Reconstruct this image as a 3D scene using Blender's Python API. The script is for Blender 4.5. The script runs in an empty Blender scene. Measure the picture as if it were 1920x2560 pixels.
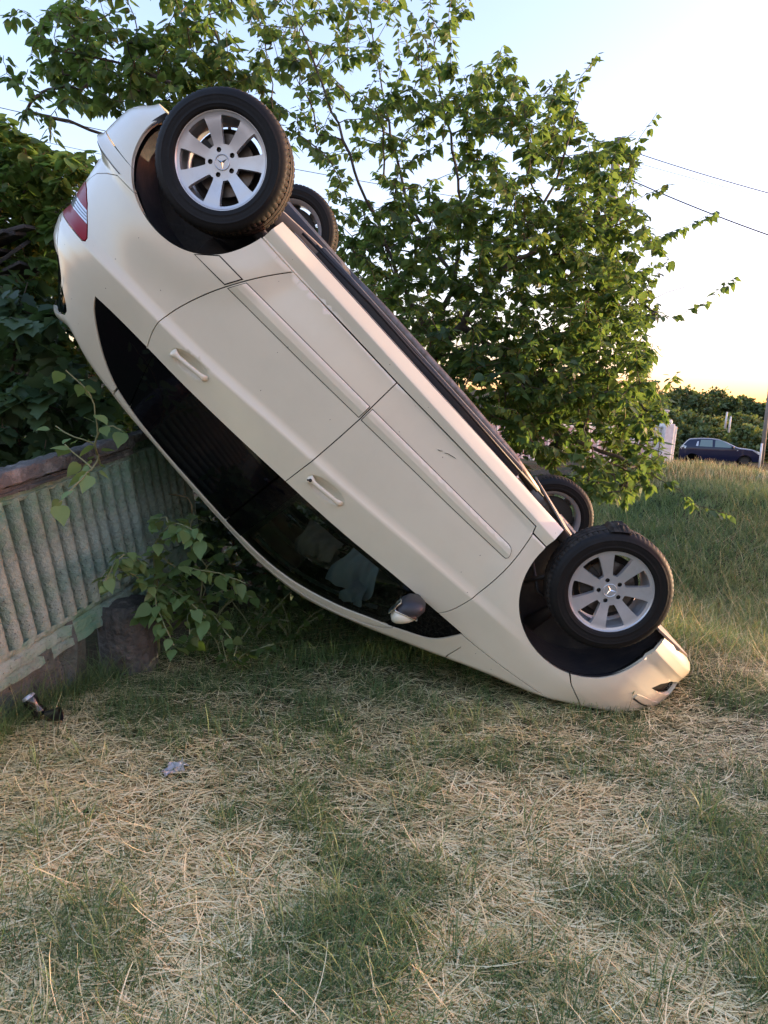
import bpy, bmesh, math, random
import numpy as np
from mathutils import Vector, Matrix, geometry
rng = np.random.default_rng(7); random.seed(7)
scene = bpy.context.scene
COL = scene.collection
# ------------------------------------------------------------------ camera
CH = 1.42                                   # eye height above the grass
CAMR = np.array([[0.9990482215818577, 0.04361938736533599, 0.0],
                 [0.005315866097948283, -0.12175335079426128, 0.992546151641322],
                 [0.04329425506641635, -0.9916014676351796, -0.12186934340514748]])  # columns: right, down, forward
cam_data = bpy.data.cameras.new('camera'); cam = bpy.data.objects.new('camera', cam_data)
COL.objects.link(cam); scene.camera = cam
cam_data.sensor_fit = 'VERTICAL'; cam_data.sensor_height = 36.0
cam_data.lens = 36.0 * 1700.0 / 2560.0
cam_data.clip_start = 0.05; cam_data.clip_end = 5000
mw = Matrix.Identity(4)
for i in range(3):
    mw[i][0] = CAMR[i, 0]; mw[i][1] = -CAMR[i, 1]; mw[i][2] = -CAMR[i, 2]
mw[2][3] = CH
cam.matrix_world = mw
# ------------------------------------------------------------------ sky, sun, exposure
SUN_EL, SUN_AZ = 1.5, 78.0                  # low evening sun, right of the picture (azimuth clockwise from +Y)
world = bpy.data.worlds.new('World'); scene.world = world; world.use_nodes = True
wn = world.node_tree.nodes; wl = world.node_tree.links
bg = wn['Background']
sky = wn.new('ShaderNodeTexSky'); sky.sky_type = 'NISHITA'; sky.sun_disc = False
sky.sun_elevation = math.radians(SUN_EL); sky.sun_rotation = math.radians(SUN_AZ)
sky.altitude = 100; sky.air_density = 1.05; sky.dust_density = 3.0; sky.ozone_density = 3.0
bg.inputs[1].default_value = 0.15
tn = wn.new('ShaderNodeMix'); tn.data_type = 'RGBA'; tn.blend_type = 'MULTIPLY'; tn.inputs[0].default_value = 1.0; tn.inputs[7].default_value = (1.92, 1.06, .82, 1)   # the phone's cool white balance
wl.new(sky.outputs[0], tn.inputs[6]); wl.new(tn.outputs[2], bg.inputs[0])
sd = bpy.data.lights.new('sun', 'SUN'); sd.energy = 0.45; sd.angle = math.radians(0.6); sd.color = (1.0, 0.80, 0.50)
so = bpy.data.objects.new('sun', sd); COL.objects.link(so)
sdir = Vector((math.sin(math.radians(SUN_AZ)) * math.cos(math.radians(SUN_EL)), math.cos(math.radians(SUN_AZ)) * math.cos(math.radians(SUN_EL)), math.sin(math.radians(SUN_EL))))
so.rotation_euler = sdir.to_track_quat('Z', 'Y').to_euler(); so.location = (20, 20, 20)
scene.view_settings.view_transform = 'Standard'; scene.view_settings.look = 'None'
scene.view_settings.exposure = 4.4; scene.view_settings.gamma = 1.0
try: scene.view_settings.use_curve_mapping = False
except Exception: pass
scene.cycles.max_bounces = 8; scene.cycles.transparent_max_bounces = 12
scene.cycles.use_denoising = True
try: scene.cycles.denoiser = 'OPENIMAGEDENOISE'
except Exception: pass

# ------------------------------------------------------------------ helpers
F_OV = 1700.0 * 1659 / 1920
def wray(px, py):
    d = np.array([(px - 829.5) / F_OV, (py - 1106.0) / F_OV, 1.0]); return CAMR @ d
def at(px, py, Y):                          # the point at depth Y seen in that direction
    d = wray(px, py); return np.array([0, 0, CH]) + d * (Y / d[1])
def ss(a, b, x):
    t = np.clip((np.asarray(x, float) - a) / (b - a), 0, 1); return t * t * (3 - 2 * t)

def tag(o, label=None, cat=None, group=None, kind=None):
    if label: o['label'] = label
    if cat: o['category'] = cat
    if group: o['group'] = group
    if kind: o['kind'] = kind
    return o
def link(name, me, parent=None, mat=None):
    o = bpy.data.objects.new(name, me); COL.objects.link(o)
    if parent is not None: o.parent = parent
    if mat is not None and me is not None and hasattr(me, 'materials') and len(me.materials) == 0: me.materials.append(mat)
    return o
def empty(name, loc=(0, 0, 0), rot=(0, 0, 0), parent=None):
    o = bpy.data.objects.new(name, None); COL.objects.link(o); o.location = loc; o.rotation_euler = rot
    o.empty_display_size = .2
    if parent is not None: o.parent = parent
    return o
def mesh_np(name, V, F, smooth=False, attrs=None):
    """V (n,3); F list/array of equal-length faces or list of lists"""
    me = bpy.data.meshes.new(name); V = np.asarray(V, np.float32)
    if isinstance(F, np.ndarray):
        nf, k = F.shape
        me.vertices.add(len(V)); me.vertices.foreach_set('co', V.ravel())
        me.loops.add(nf * k); me.loops.foreach_set('vertex_index', F.astype(np.int32).ravel())
        me.polygons.add(nf); me.polygons.foreach_set('loop_start', np.arange(0, nf * k, k, dtype=np.int32))
        me.polygons.foreach_set('loop_total', np.full(nf, k, np.int32))
        me.update(calc_edges=True)
    else:
        me.from_pydata([tuple(v) for v in V.tolist()], [], [tuple(int(i) for i in f) for f in F]); me.update()
    me.polygons.foreach_set('use_smooth', np.full(len(me.polygons), smooth))
    if attrs:
        for n, a in attrs.items():
            at_ = me.attributes.new(n, 'FLOAT', 'POINT'); at_.data.foreach_set('value', np.asarray(a, np.float32))
    return me
class MB:
    """collects simple solids, then builds ONE mesh"""
    def __init__(s): s.V = []; s.F = []
    def add(s, V, F):
        b = len(s.V); s.V += [tuple(map(float, v)) for v in V]; s.F += [tuple(int(i) + b for i in f) for f in F]; return s
    def box(s, c, size, M=None, taper=1.0, bev=0.0):
        x, y, z = [a / 2 for a in size]; b = min(bev, x * .49, y * .49, z * .49)
        if b > 0:
            bm = bmesh.new(); bmesh.ops.create_cube(bm, size=1.0)
            for v in bm.verts: v.co = Vector((v.co.x * 2 * x, v.co.y * 2 * y, v.co.z * 2 * z))
            bmesh.ops.bevel(bm, geom=bm.edges[:], offset=b, segments=2, profile=.5, affect='EDGES')
            V = np.array([v.co[:] for v in bm.verts]); bm.verts.index_update(); F = [[v.index for v in f.verts] for f in bm.faces]; bm.free()
        else:
            V = np.array([(sx * x, sy * y, sz * z) for sz in (-1, 1) for sy in (-1, 1) for sx in (-1, 1)])
            F = [(0, 2, 3, 1), (4, 5, 7, 6), (0, 1, 5, 4), (2, 6, 7, 3), (0, 4, 6, 2), (1, 3, 7, 5)]
        if taper != 1.0:
            k = 1 + (taper - 1) * (V[:, 2:3] / (2 * z) + .5); V = np.hstack([V[:, :2] * k, V[:, 2:]])
        if M is not None: V = V @ np.asarray(M, float).T
        return s.add(V + np.asarray(c, float), F)
    def tube(s, P, r, n=8, cap=True):
        P = np.asarray(P, float); m = len(P); r = np.broadcast_to(np.asarray(r, float), (m,))
        T = np.gradient(P, axis=0); T /= np.linalg.norm(T, axis=1, keepdims=True) + 1e-12
        ref = np.array([0, 0, 1.]) if abs(T[0][2]) < .9 else np.array([1., 0, 0])
        V = []
        u = np.cross(T[0], ref); u /= np.linalg.norm(u)
        for i in range(m):
            u = u - T[i] * (u @ T[i]); u /= np.linalg.norm(u) + 1e-12; w = np.cross(T[i], u)
            for k in range(n):
                a = 2 * math.pi * k / n; V.append(P[i] + r[i] * (math.cos(a) * u + math.sin(a) * w))
        F = [(i * n + k, i * n + (k + 1) % n, (i + 1) * n + (k + 1) % n, (i + 1) * n + k) for i in range(m - 1) for k in range(n)]
        if cap: F += [tuple(range(n))[::-1], tuple(range((m - 1) * n, m * n))]
        return s.add(V, F)
    def lathe(s, prof, n=48, axis='Y', c=(0, 0, 0), close=False):
        """prof: (radius, along axis)"""
        V = []
        for (r, h) in prof:
            for k in range(n):
                a = 2 * math.pi * k / n; q = (r * math.cos(a), r * math.sin(a))
                V.append({'Y': (q[0], h, q[1]), 'Z': (q[0], q[1], h), 'X': (h, q[0], q[1])}[axis])
        m = len(prof)
        F = [(i * n + k, i * n + (k + 1) % n, (i + 1) * n + (k + 1) % n, (i + 1) * n + k) for i in range(m - 1) for k in range(n)]
        if close: F += [tuple(range(n))[::-1], tuple(range((m - 1) * n, m * n))]
        return s.add(np.array(V) + np.asarray(c, float), F)
    def prism(s, poly, y0, y1, axis='Y'):
        n = len(poly); V = []
        for h in (y0, y1):
            for (a, b) in poly: V.append({'Y': (a, h, b), 'Z': (a, b, h), 'X': (h, a, b)}[axis])
        F = [tuple(range(n)), tuple(range(n, 2 * n))[::-1]] + [(i, i + n, (i + 1) % n + n, (i + 1) % n) for i in range(n)]
        return s.add(V, F)
    def build(s, name, mat, parent=None, smooth=False, angle=None):
        me = bpy.data.meshes.new(name); me.from_pydata(s.V, [], s.F); me.update()
        bm = bmesh.new(); bm.from_mesh(me); bmesh.ops.recalc_face_normals(bm, faces=bm.faces[:]); bm.to_mesh(me); bm.free()
        if smooth or angle:
            me.polygons.foreach_set('use_smooth', np.full(len(me.polygons), True))
            if angle: me.set_sharp_from_angle(angle=math.radians(angle))
        o = link(name, me, parent, mat); return o

# ------------------------------------------------------------------ materials
def new_mat(name):
    m = bpy.data.materials.new(name); m.use_nodes = True; return m, m.node_tree.nodes, m.node_tree.links
def P(name, col, rough=.6, metal=0.0, coat=0.0, coat_rough=.1, spec=.5, noise=None, bump=None, trans=0.0):
    """principled with optional colour noise (scale, amount, colour2) and bump (scale, strength)"""
    m, n, l = new_mat(name); b = n['Principled BSDF']
    b.inputs['Base Color'].default_value = (*col, 1); b.inputs['Roughness'].default_value = rough
    b.inputs['Metallic'].default_value = metal; b.inputs['Coat Weight'].default_value = coat
    b.inputs['Coat Roughness'].default_value = coat_rough; b.inputs['Specular IOR Level'].default_value = spec
    tc = n.new('ShaderNodeTexCoord')
    if noise:
        sc, lo, hi, c2 = noise
        t = n.new('ShaderNodeTexNoise'); t.inputs['Scale'].default_value = sc; t.inputs['Detail'].default_value = 6; t.inputs['Roughness'].default_value = .65
        r = n.new('ShaderNodeMapRange'); r.inputs[1].default_value = lo; r.inputs[2].default_value = hi
        x = n.new('ShaderNodeMix'); x.data_type = 'RGBA'; x.inputs[6].default_value = (*col, 1); x.inputs[7].default_value = (*c2, 1)
        l.new(tc.outputs['Object'], t.inputs['Vector']); l.new(t.outputs['Fac'], r.inputs[0]); l.new(r.outputs[0], x.inputs[0]); l.new(x.outputs[2], b.inputs['Base Color'])
    if bump:
        t = n.new('ShaderNodeTexNoise'); t.inputs['Scale'].default_value = bump[0]; t.inputs['Detail'].default_value = 5
        bp = n.new('ShaderNodeBump'); bp.inputs['Strength'].default_value = bump[1]; bp.inputs['Distance'].default_value = bump[2] if len(bump) > 2 else .01
        l.new(tc.outputs['Object'], t.inputs['Vector']); l.new(t.outputs['Fac'], bp.inputs['Height']); l.new(bp.outputs[0], b.inputs['Normal'])
    return m
def paint(name, col, dust=(.42, .36, .27)):
    m, n, l = new_mat(name); b = n['Principled BSDF']
    b.inputs['Roughness'].default_value = .32; b.inputs['Coat Weight'].default_value = .75; b.inputs['Coat Roughness'].default_value = .07
    tc = n.new('ShaderNodeTexCoord')
    t = n.new('ShaderNodeTexNoise'); t.inputs['Scale'].default_value = 2.3; t.inputs['Detail'].default_value = 8; t.inputs['Roughness'].default_value = .7
    r = n.new('ShaderNodeMapRange'); r.inputs[1].default_value = .42; r.inputs[2].default_value = .85; r.inputs[4].default_value = .22
    x = n.new('ShaderNodeMix'); x.data_type = 'RGBA'; x.inputs[6].default_value = (*col, 1); x.inputs[7].default_value = (*dust, 1)
    l.new(tc.outputs['Object'], t.inputs['Vector']); l.new(t.outputs['Fac'], r.inputs[0]); l.new(r.outputs[0], x.inputs[0])
    # fine dirt specks
    v = n.new('ShaderNodeTexVoronoi'); v.inputs['Scale'].default_value = 14; v.inputs['Randomness'].default_value = 1
    lt = n.new('ShaderNodeMath'); lt.operation = 'LESS_THAN'; lt.inputs[1].default_value = .035
    x2 = n.new('ShaderNodeMix'); x2.data_type = 'RGBA'; x2.inputs[7].default_value = (.16, .13, .10, 1)
    l.new(tc.outputs['Object'], v.inputs['Vector']); l.new(v.outputs['Distance'], lt.inputs[0]); l.new(lt.outputs[0], x2.inputs[0]); l.new(x.outputs[2], x2.inputs[6])
    l.new(x2.outputs[2], b.inputs['Base Color'])
    rr = n.new('ShaderNodeMapRange'); rr.inputs[3].default_value = .06; rr.inputs[4].default_value = .24
    l.new(t.outputs['Fac'], rr.inputs[0]); l.new(rr.outputs[0], b.inputs['Coat Roughness'])
    return m
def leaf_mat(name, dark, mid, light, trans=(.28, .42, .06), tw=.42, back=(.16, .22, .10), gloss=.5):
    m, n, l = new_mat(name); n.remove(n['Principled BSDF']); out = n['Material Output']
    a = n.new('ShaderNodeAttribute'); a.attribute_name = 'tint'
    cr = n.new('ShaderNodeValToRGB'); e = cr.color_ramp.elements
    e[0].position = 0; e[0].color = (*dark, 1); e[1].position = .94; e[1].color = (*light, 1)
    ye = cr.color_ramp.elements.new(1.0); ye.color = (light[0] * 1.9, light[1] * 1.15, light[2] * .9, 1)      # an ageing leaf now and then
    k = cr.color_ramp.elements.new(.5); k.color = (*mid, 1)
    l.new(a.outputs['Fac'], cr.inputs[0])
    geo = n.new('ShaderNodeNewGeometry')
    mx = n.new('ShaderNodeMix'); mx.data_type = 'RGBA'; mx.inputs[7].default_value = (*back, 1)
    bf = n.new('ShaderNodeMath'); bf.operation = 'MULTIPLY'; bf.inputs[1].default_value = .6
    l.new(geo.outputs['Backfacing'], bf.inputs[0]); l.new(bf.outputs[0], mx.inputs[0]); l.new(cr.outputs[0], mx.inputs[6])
    b = n.new('ShaderNodeBsdfPrincipled'); b.inputs['Roughness'].default_value = gloss; b.inputs['Specular IOR Level'].default_value = .32
    l.new(mx.outputs[2], b.inputs['Base Color'])
    t = n.new('ShaderNodeBsdfTranslucent')
    tm = n.new('ShaderNodeMix'); tm.data_type = 'RGBA'; tm.inputs[0].default_value = .55; tm.inputs[7].default_value = (*trans, 1)
    l.new(cr.outputs[0], tm.inputs[6]); l.new(tm.outputs[2], t.inputs[0])
    s = n.new('ShaderNodeMixShader'); s.inputs[0].default_value = tw
    l.new(b.outputs[0], s.inputs[1]); l.new(t.outputs[0], s.inputs[2]); l.new(s.outputs[0], out.inputs[0])
    return m
def blade_mat(name, cols, rough=.6, tw=.25):
    """thin blades: colour ramp over the per-blade 'tint' attribute"""
    m, n, l = new_mat(name); b = n['Principled BSDF']; out = n['Material Output']
    a = n.new('ShaderNodeAttribute'); a.attribute_name = 'tint'
    cr = n.new('ShaderNodeValToRGB'); el = cr.color_ramp.elements
    el[0].position = 0; el[0].color = (*cols[0], 1); el[1].position = 1; el[1].color = (*cols[-1], 1)
    for i, c in enumerate(cols[1:-1]):
        k = cr.color_ramp.elements.new((i + 1) / (len(cols) - 1)); k.color = (*c, 1)
    l.new(a.outputs['Fac'], cr.inputs[0]); l.new(cr.outputs[0], b.inputs['Base Color']); b.inputs['Roughness'].default_value = rough
    b.inputs['Specular IOR Level'].default_value = .3
    t = n.new('ShaderNodeBsdfTranslucent'); l.new(cr.outputs[0], t.inputs[0])
    s = n.new('ShaderNodeMixShader'); s.inputs[0].default_value = tw
    l.new(b.outputs[0], s.inputs[1]); l.new(t.outputs[0], s.inputs[2]); l.new(s.outputs[0], out.inputs[0])
    return m
M = {}
M['paint'] = paint('cream_paint', (.69, .635, .49))
M['paint_blue'] = P('dark_blue_paint', (.006, .010, .038), .3, coat=.5, coat_rough=.06, spec=.3)
M['black'] = P('black_plastic', (.012, .012, .013), .55)
M['shell'] = P('recess_shade_black', (.004, .004, .004), .8, spec=.2)  # near-black that puts the shade of panel gaps and recesses into the colour
M['liner'] = P('wheel_arch_plastic', (.012, .013, .016), .5, noise=(7, .45, .8, (.05, .042, .034)), bump=(30, .3))
M['darkgrey'] = P('dark_grey_plastic', (.024, .023, .027), .45, bump=(220, .15))
M['rubber'] = P('rubber', (.006, .006, .0065), .6, spec=.25, noise=(9, .55, .9, (.02, .018, .016)), bump=(60, .12))
M['tread'] = P('dusty_rubber', (.014, .013, .012), .85, spec=.25, noise=(14, .4, .8, (.07, .058, .046)), bump=(80, .2))
M['alloy'] = P('alloy', (.50, .51, .535), .36, metal=.55, coat=.4, noise=(16, .5, .95, (.40, .40, .41)))
M['steel'] = P('bare_steel', (.17, .155, .145), .45, metal=.9, noise=(20, .4, .75, (.08, .055, .04)))
M['chrome'] = P('chrome', (.75, .75, .76), .12, metal=1.0)
M['bolt'] = P('bolt_dark', (.05, .045, .04), .5, metal=.6)
M['disc_dark'] = P('brake_backplate', (.03, .026, .022), .7, metal=.3)
M['under'] = P('underbody_panel', (.03, .034, .045), .5, noise=(4, .4, .8, (.09, .08, .07)))
M['beam'] = P('dusty_axle_metal', (.23, .19, .155), .6, metal=.2, noise=(6, .4, .8, (.34, .29, .24)))
M['tint_glass'] = P('privacy_glass', (.002, .002, .003), .05, spec=.3)
M['red'] = P('red_lens', (.24, .001, .003), .3, spec=.15, coat=.15, coat_rough=.05)
M['clear'] = P('clear_lens', (.52, .53, .55), .15, coat=1, coat_rough=.03, metal=.3)
M['amber'] = P('amber_lens', (.6, .25, .03), .15, coat=1)
M['cloth'] = P('airbag_cloth', (.42, .58, .72), .8, bump=(14, .5, .03))
M['cloth2'] = P('grey_cloth', (.34, .36, .36), .85, bump=(14, .5, .03))
M['seat'] = P('seat_fabric', (.035, .032, .03), .9, bump=(120, .2))
M['lining'] = P('headlining', (.09, .14, .135), .9)
def glass_mat():
    m, n, l = new_mat('side_glass'); n.remove(n['Principled BSDF']); out = n['Material Output']
    t = n.new('ShaderNodeBsdfTransparent'); t.inputs[0].default_value = (.52, .60, .62, 1)
    g = n.new('ShaderNodeBsdfGlossy'); g.inputs['Roughness'].default_value = .02; g.inputs[0].default_value = (.9, .95, .95, 1)
    f = n.new('ShaderNodeFresnel'); f.inputs[0].default_value = 1.5
    s = n.new('ShaderNodeMixShader'); l.new(f.outputs[0], s.inputs[0]); l.new(t.outputs[0], s.inputs[1]); l.new(g.outputs[0], s.inputs[2]); l.new(s.outputs[0], out.inputs[0])
    return m
M['glass'] = glass_mat()
M['bark'] = P('bark', (.05, .038, .028), .9, noise=(14, .35, .7, (.11, .09, .07)), bump=(40, .7, .02))
M['twig'] = P('twig', (.10, .085, .05), .8, noise=(30, .4, .7, (.06, .045, .03)))
M['shoot'] = P('green_stem', (.17, .19, .09), .7)
M['leaf'] = leaf_mat('mulberry_leaf', (.036, .072, .026), (.068, .12, .036), (.115, .18, .052), trans=(.26, .42, .065), tw=.46, back=(.14, .20, .085))
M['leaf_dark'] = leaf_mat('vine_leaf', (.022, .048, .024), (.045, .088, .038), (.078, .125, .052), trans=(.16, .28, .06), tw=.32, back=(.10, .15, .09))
M['leaf_light'] = leaf_mat('young_leaf', (.10, .17, .06), (.15, .24, .085), (.21, .31, .12), tw=.35)
M['leaf_far'] = leaf_mat('far_foliage', (.026, .036, .02), (.05, .066, .03), (.11, .13, .045), tw=.25, gloss=.8)
M['straw'] = blade_mat('dry_straw', [(.17, .115, .05), (.50, .385, .165), (.76, .64, .32), (.88, .80, .50)], .5, .12)
M['green'] = blade_mat('green_grass', [(.05, .09, .03), (.095, .16, .052), (.155, .225, .08), (.27, .30, .13)], .5, .3)
M['meadow'] = blade_mat('meadow_grass', [(.085, .145, .05), (.15, .23, .075), (.24, .30, .10), (.45, .41, .2)], .55, .35)
M['pink'] = P('pink_panel', (.55, .36, .36), .7, noise=(3, .4, .7, (.62, .48, .47)))
M['white'] = P('white_render', (.70, .68, .66), .75, noise=(5, .45, .8, (.5, .47, .45)))
M['pole'] = P('weathered_pole', (.17, .14, .115), .85, noise=(6, .35, .75, (.27, .23, .19)), bump=(24, .4))
M['wire'] = P('wire', (.02, .02, .022), .5)
M['stone'] = P('rubble_stone', (.36, .33, .30), .85, noise=(6, .4, .7, (.22, .2, .18)), bump=(12, .5))
def concrete(name, base, green, dark, gscale=3.0, glo=.45, ghi=.62, pits=True):
    m, n, l = new_mat(name); b = n['Principled BSDF']; b.inputs['Roughness'].default_value = .85; b.inputs['Specular IOR Level'].default_value = .25
    tc = n.new('ShaderNodeTexCoord')
    def noise(s, d=8, r=.65):
        t = n.new('ShaderNodeTexNoise'); t.inputs['Scale'].default_value = s; t.inputs['Detail'].default_value = d; t.inputs['Roughness'].default_value = r
        l.new(tc.outputs['Object'], t.inputs['Vector']); return t
    def mix(fac, A, Bc):
        x = n.new('ShaderNodeMix'); x.data_type = 'RGBA'; l.new(fac, x.inputs[0])
        if isinstance(A, tuple): x.inputs[6].default_value = (*A, 1)
        else: l.new(A, x.inputs[6])
        x.inputs[7].default_value = (*Bc, 1); return x.outputs[2]
    def rng_(o, lo, hi):
        r = n.new('ShaderNodeMapRange'); r.inputs[1].default_value = lo; r.inputs[2].default_value = hi; l.new(o, r.inputs[0]); return r.outputs[0]
    c = mix(rng_(noise(gscale).outputs['Fac'], glo, ghi), base, green)
    c = mix(rng_(noise(9.0, 10, .75).outputs['Fac'], .5, .72), c, dark)
    n3 = noise(55, 4, .6)
    c = mix(rng_(n3.outputs['Fac'], .64, .70), c, tuple(.35 * v for v in dark))
    l.new(c, b.inputs['Base Color'])
    bp = n.new('ShaderNodeBump'); bp.inputs['Strength'].default_value = .9; bp.inputs['Distance'].default_value = .02
    l.new(n3.outputs['Fac'], bp.inputs['Height']); l.new(bp.outputs[0], b.inputs['Normal'])
    return m
M['conc'] = concrete('mossy_concrete', (.265, .345, .295), (.12, .24, .16), (.14, .18, .16))
M['coping'] = concrete('dirty_coping', (.095, .10, .096), (.22, .225, .21), (.035, .036, .035), 11.0, .52, .66)
M['plinth'] = concrete('dirt_and_gap_shade', (.09, .108, .098), (.06, .088, .066), (.035, .042, .038), 5.0)  # dirt on the footing, painted shade on the slab between the slats
M['stump'] = P('weathered_wood', (.042, .042, .038), .9, noise=(11, .35, .7, (.105, .105, .095)), bump=(30, 1.0, .03))
M['board'] = P('old_board', (.03, .028, .028), .85, noise=(9, .4, .75, (.085, .075, .07)), bump=(30, .6, .02))
# ================================================================== TERRAIN
def hash_noise(x, y, seed=0):
    xi = np.floor(x).astype(np.int64); yi = np.floor(y).astype(np.int64); fx = x - xi; fy = y - yi
    fx = fx * fx * (3 - 2 * fx); fy = fy * fy * (3 - 2 * fy)
    def h(a, b):
        v = (a * 374761393 + b * 668265263 + seed * 974711) & 0x7fffffff
        v = (v ^ (v >> 13)) * 1274126177 & 0x7fffffff
        return ((v ^ (v >> 16)) & 0xffff) / 65535.0
    return (h(xi, yi) * (1 - fx) + h(xi + 1, yi) * fx) * (1 - fy) + (h(xi, yi + 1) * (1 - fx) + h(xi + 1, yi + 1) * fx) * fy
def fbm(x, y, s, o=4, seed=0):
    v = 0; a = .5; t = 0
    for i in range(o): v = v + a * hash_noise(x * s, y * s, seed + i); t += a; a *= .5; s *= 2.03
    return v / t
def height(x, y):
    x = np.asarray(x, float); y = np.asarray(y, float)
    z = .05 * (fbm(x, y, .9, 3, 3) - .5) + .022 * (fbm(x, y, 5., 3, 9) - .5) * ss(40, 10, y)
    crest = ss(5.0, 12.2, y) * (1 - .85 * ss(13.5, 22, y)) * ss(1.8, 5.2, x + .06 * (y - 8)) * (1 - .35 * ss(6.7, 8.2, x))
    z = z + (.86 + .30 * (fbm(x, y, .75, 3, 5) - .5)) * crest
    z = z - .16 * ss(3.5, 5.5, y) * ss(7.8, 6.0, y) * ss(1.6, 3.2, x)           # shallow ditch beside the car
    z = z - .05 * np.exp(-(((x - 1.35) / .45) ** 2 + ((y - 3.7) / .6) ** 2))            # the nose has dug in a little
    z = z + .12 * ss(18, 34, y)
    z = z + ss(55, 150, y) * (9.0 + .035 * (y - 150) - .02 * (x - .45 * y) + 3.0 * (fbm(x, y, .012, 3, 2) - .5))
    return z
def axis_pts(lo, hi, fine_lo, fine_hi, d0, g):
    a = list(np.arange(fine_lo, fine_hi, d0)); d = d0; v = fine_hi
    while v < hi: a.append(v); d *= g; v += d
    d = d0; v = fine_lo - d0
    while v > lo: a.insert(0, v); d *= g; v -= d
    return np.array(a)
gx = axis_pts(-420, 620, -3.2, 5.2, .075, 1.09); gy = axis_pts(-60, 700, .6, 9.0, .075, 1.075)
XX, YY = np.meshgrid(gx, gy); ZZ = height(XX, YY)
ni, nj = len(gx), len(gy); ii, jj = np.meshgrid(np.arange(ni - 1), np.arange(nj - 1))
a0 = (jj * ni + ii).ravel()
ground_me = mesh_np('ground', np.stack([XX.ravel(), YY.ravel(), ZZ.ravel()], 1), np.stack([a0, a0 + 1, a0 + ni + 1, a0 + ni], 1), True)
def ground_mat():
    m, n, l = new_mat('dry_turf'); b = n['Principled BSDF']; b.inputs['Roughness'].default_value = .95; b.inputs['Specular IOR Level'].default_value = .1
    tc = n.new('ShaderNodeTexCoord')
    def noise(s, d=6, r=.6):
        t = n.new('ShaderNodeTexNoise'); t.inputs['Scale'].default_value = s; t.inputs['Detail'].default_value = d; t.inputs['Roughness'].default_value = r
        l.new(tc.outputs['Object'], t.inputs['Vector']); return t.outputs['Fac']
    def mr(o, lo, hi):
        r = n.new('ShaderNodeMapRange'); r.inputs[1].default_value = lo; r.inputs[2].default_value = hi; l.new(o, r.inputs[0]); return r.outputs[0]
    def mix(f, A, B):
        x = n.new('ShaderNodeMix'); x.data_type = 'RGBA'; l.new(f, x.inputs[0])
        for s, c in ((6, A), (7, B)):
            if isinstance(c, tuple): x.inputs[s].default_value = (*c, 1)
            else: l.new(c, x.inputs[s])
        return x.outputs[2]
    soil = mix(mr(noise(22, 8, .7), .35, .65), (.026, .020, .014), (.095, .07, .043))
    turf = mix(mr(noise(40, 6, .7), .35, .65), (.022, .03, .014), (.055, .066, .026))
    c = mix(mr(noise(1.1, 5, .6), .42, .58), soil, turf)
    l.new(c, b.inputs['Base Color'])
    bp = n.new('ShaderNodeBump'); bp.inputs['Strength'].default_value = .8; bp.inputs['Distance'].default_value = .03
    l.new(noise(60, 5, .7), bp.inputs['Height']); l.new(bp.outputs[0], b.inputs['Normal'])
    return m
M['turf'] = ground_mat()
tag(link('ground', ground_me, None, M['turf']), 'dry straw-strewn grass verge rising to a green bank', kind='structure')
# ================================================================== PLANTS
def leaf_shape(kind):
    """returns V (n,3), F (tris): leaf lies along +x from its stalk, width along y, face up +z"""
    if kind == 'mulberry':
        half_o = [(0, 0), (-.02, .16), (.10, .34), (.30, .40), (.55, .31), (.80, .13), (1.0, 0)]
    elif kind == 'lance':
        half_o = [(0, 0), (.12, .14), (.35, .22), (.6, .19), (.82, .09), (1.0, 0)]
    else:  # lobed vine leaf
        half_o = [(0, 0), (-.14, .14), (-.06, .40), (.12, .34), (.22, .56), (.40, .52), (.50, .30), (.72, .34), (.80, .18), (1.0, 0)]
    n = len(half_o); mid = [(max(x, 0) if i else 0, 0) for i, (x, y) in enumerate(half_o)]
    def z(x, y): return -.16 * x * x + .10 * abs(y) - .12 * y * y + .02 * math.sin(9 * x + 3 * y)
    V = []; F = []
    for x, y in half_o: V.append((x, y, z(x, y)))
    for x, y in half_o[1:-1]: V.append((x, -y, z(x, y)))
    m0 = len(V); V.append((.34, 0, z(.34, 0) - .025)); V.append((.68, 0, z(.68, 0) - .02))
    up = list(range(n)); lo = [0] + list(range(n, 2 * n - 2)) + [n - 1]
    for L in (up, lo):
        s = 1 if L is up else -1
        for i in range(n - 1):
            c = m0 if (half_o[i][0] + half_o[i + 1][0]) / 2 < .5 else m0 + 1
            F.append((L[i], L[i + 1], c)[::-s] if s == 1 else (L[i], L[i + 1], c))
        k = [i for i in range(n) if half_o[i][0] >= .5][0] if True else 0
        j = L[max(i for i in range(n - 1) if (half_o[i][0] + half_o[i + 1][0]) / 2 < .5) + 1]
        F.append((j, m0 + 1, m0)[::-s] if s == 1 else (j, m0 + 1, m0))
    V = np.array(V, float)
    return V, np.array([tuple(f) for f in F], int)
LEAF = {k: leaf_shape(k) for k in ('mulberry', 'lance', 'vine')}
def leaf_frames(dirs, ups):
    x = dirs / (np.linalg.norm(dirs, axis=1, keepdims=True) + 1e-9)
    y = np.cross(ups, x); y /= np.linalg.norm(y, axis=1, keepdims=True) + 1e-9
    z = np.cross(x, y); return np.stack([x, y, z], 2)
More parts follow.
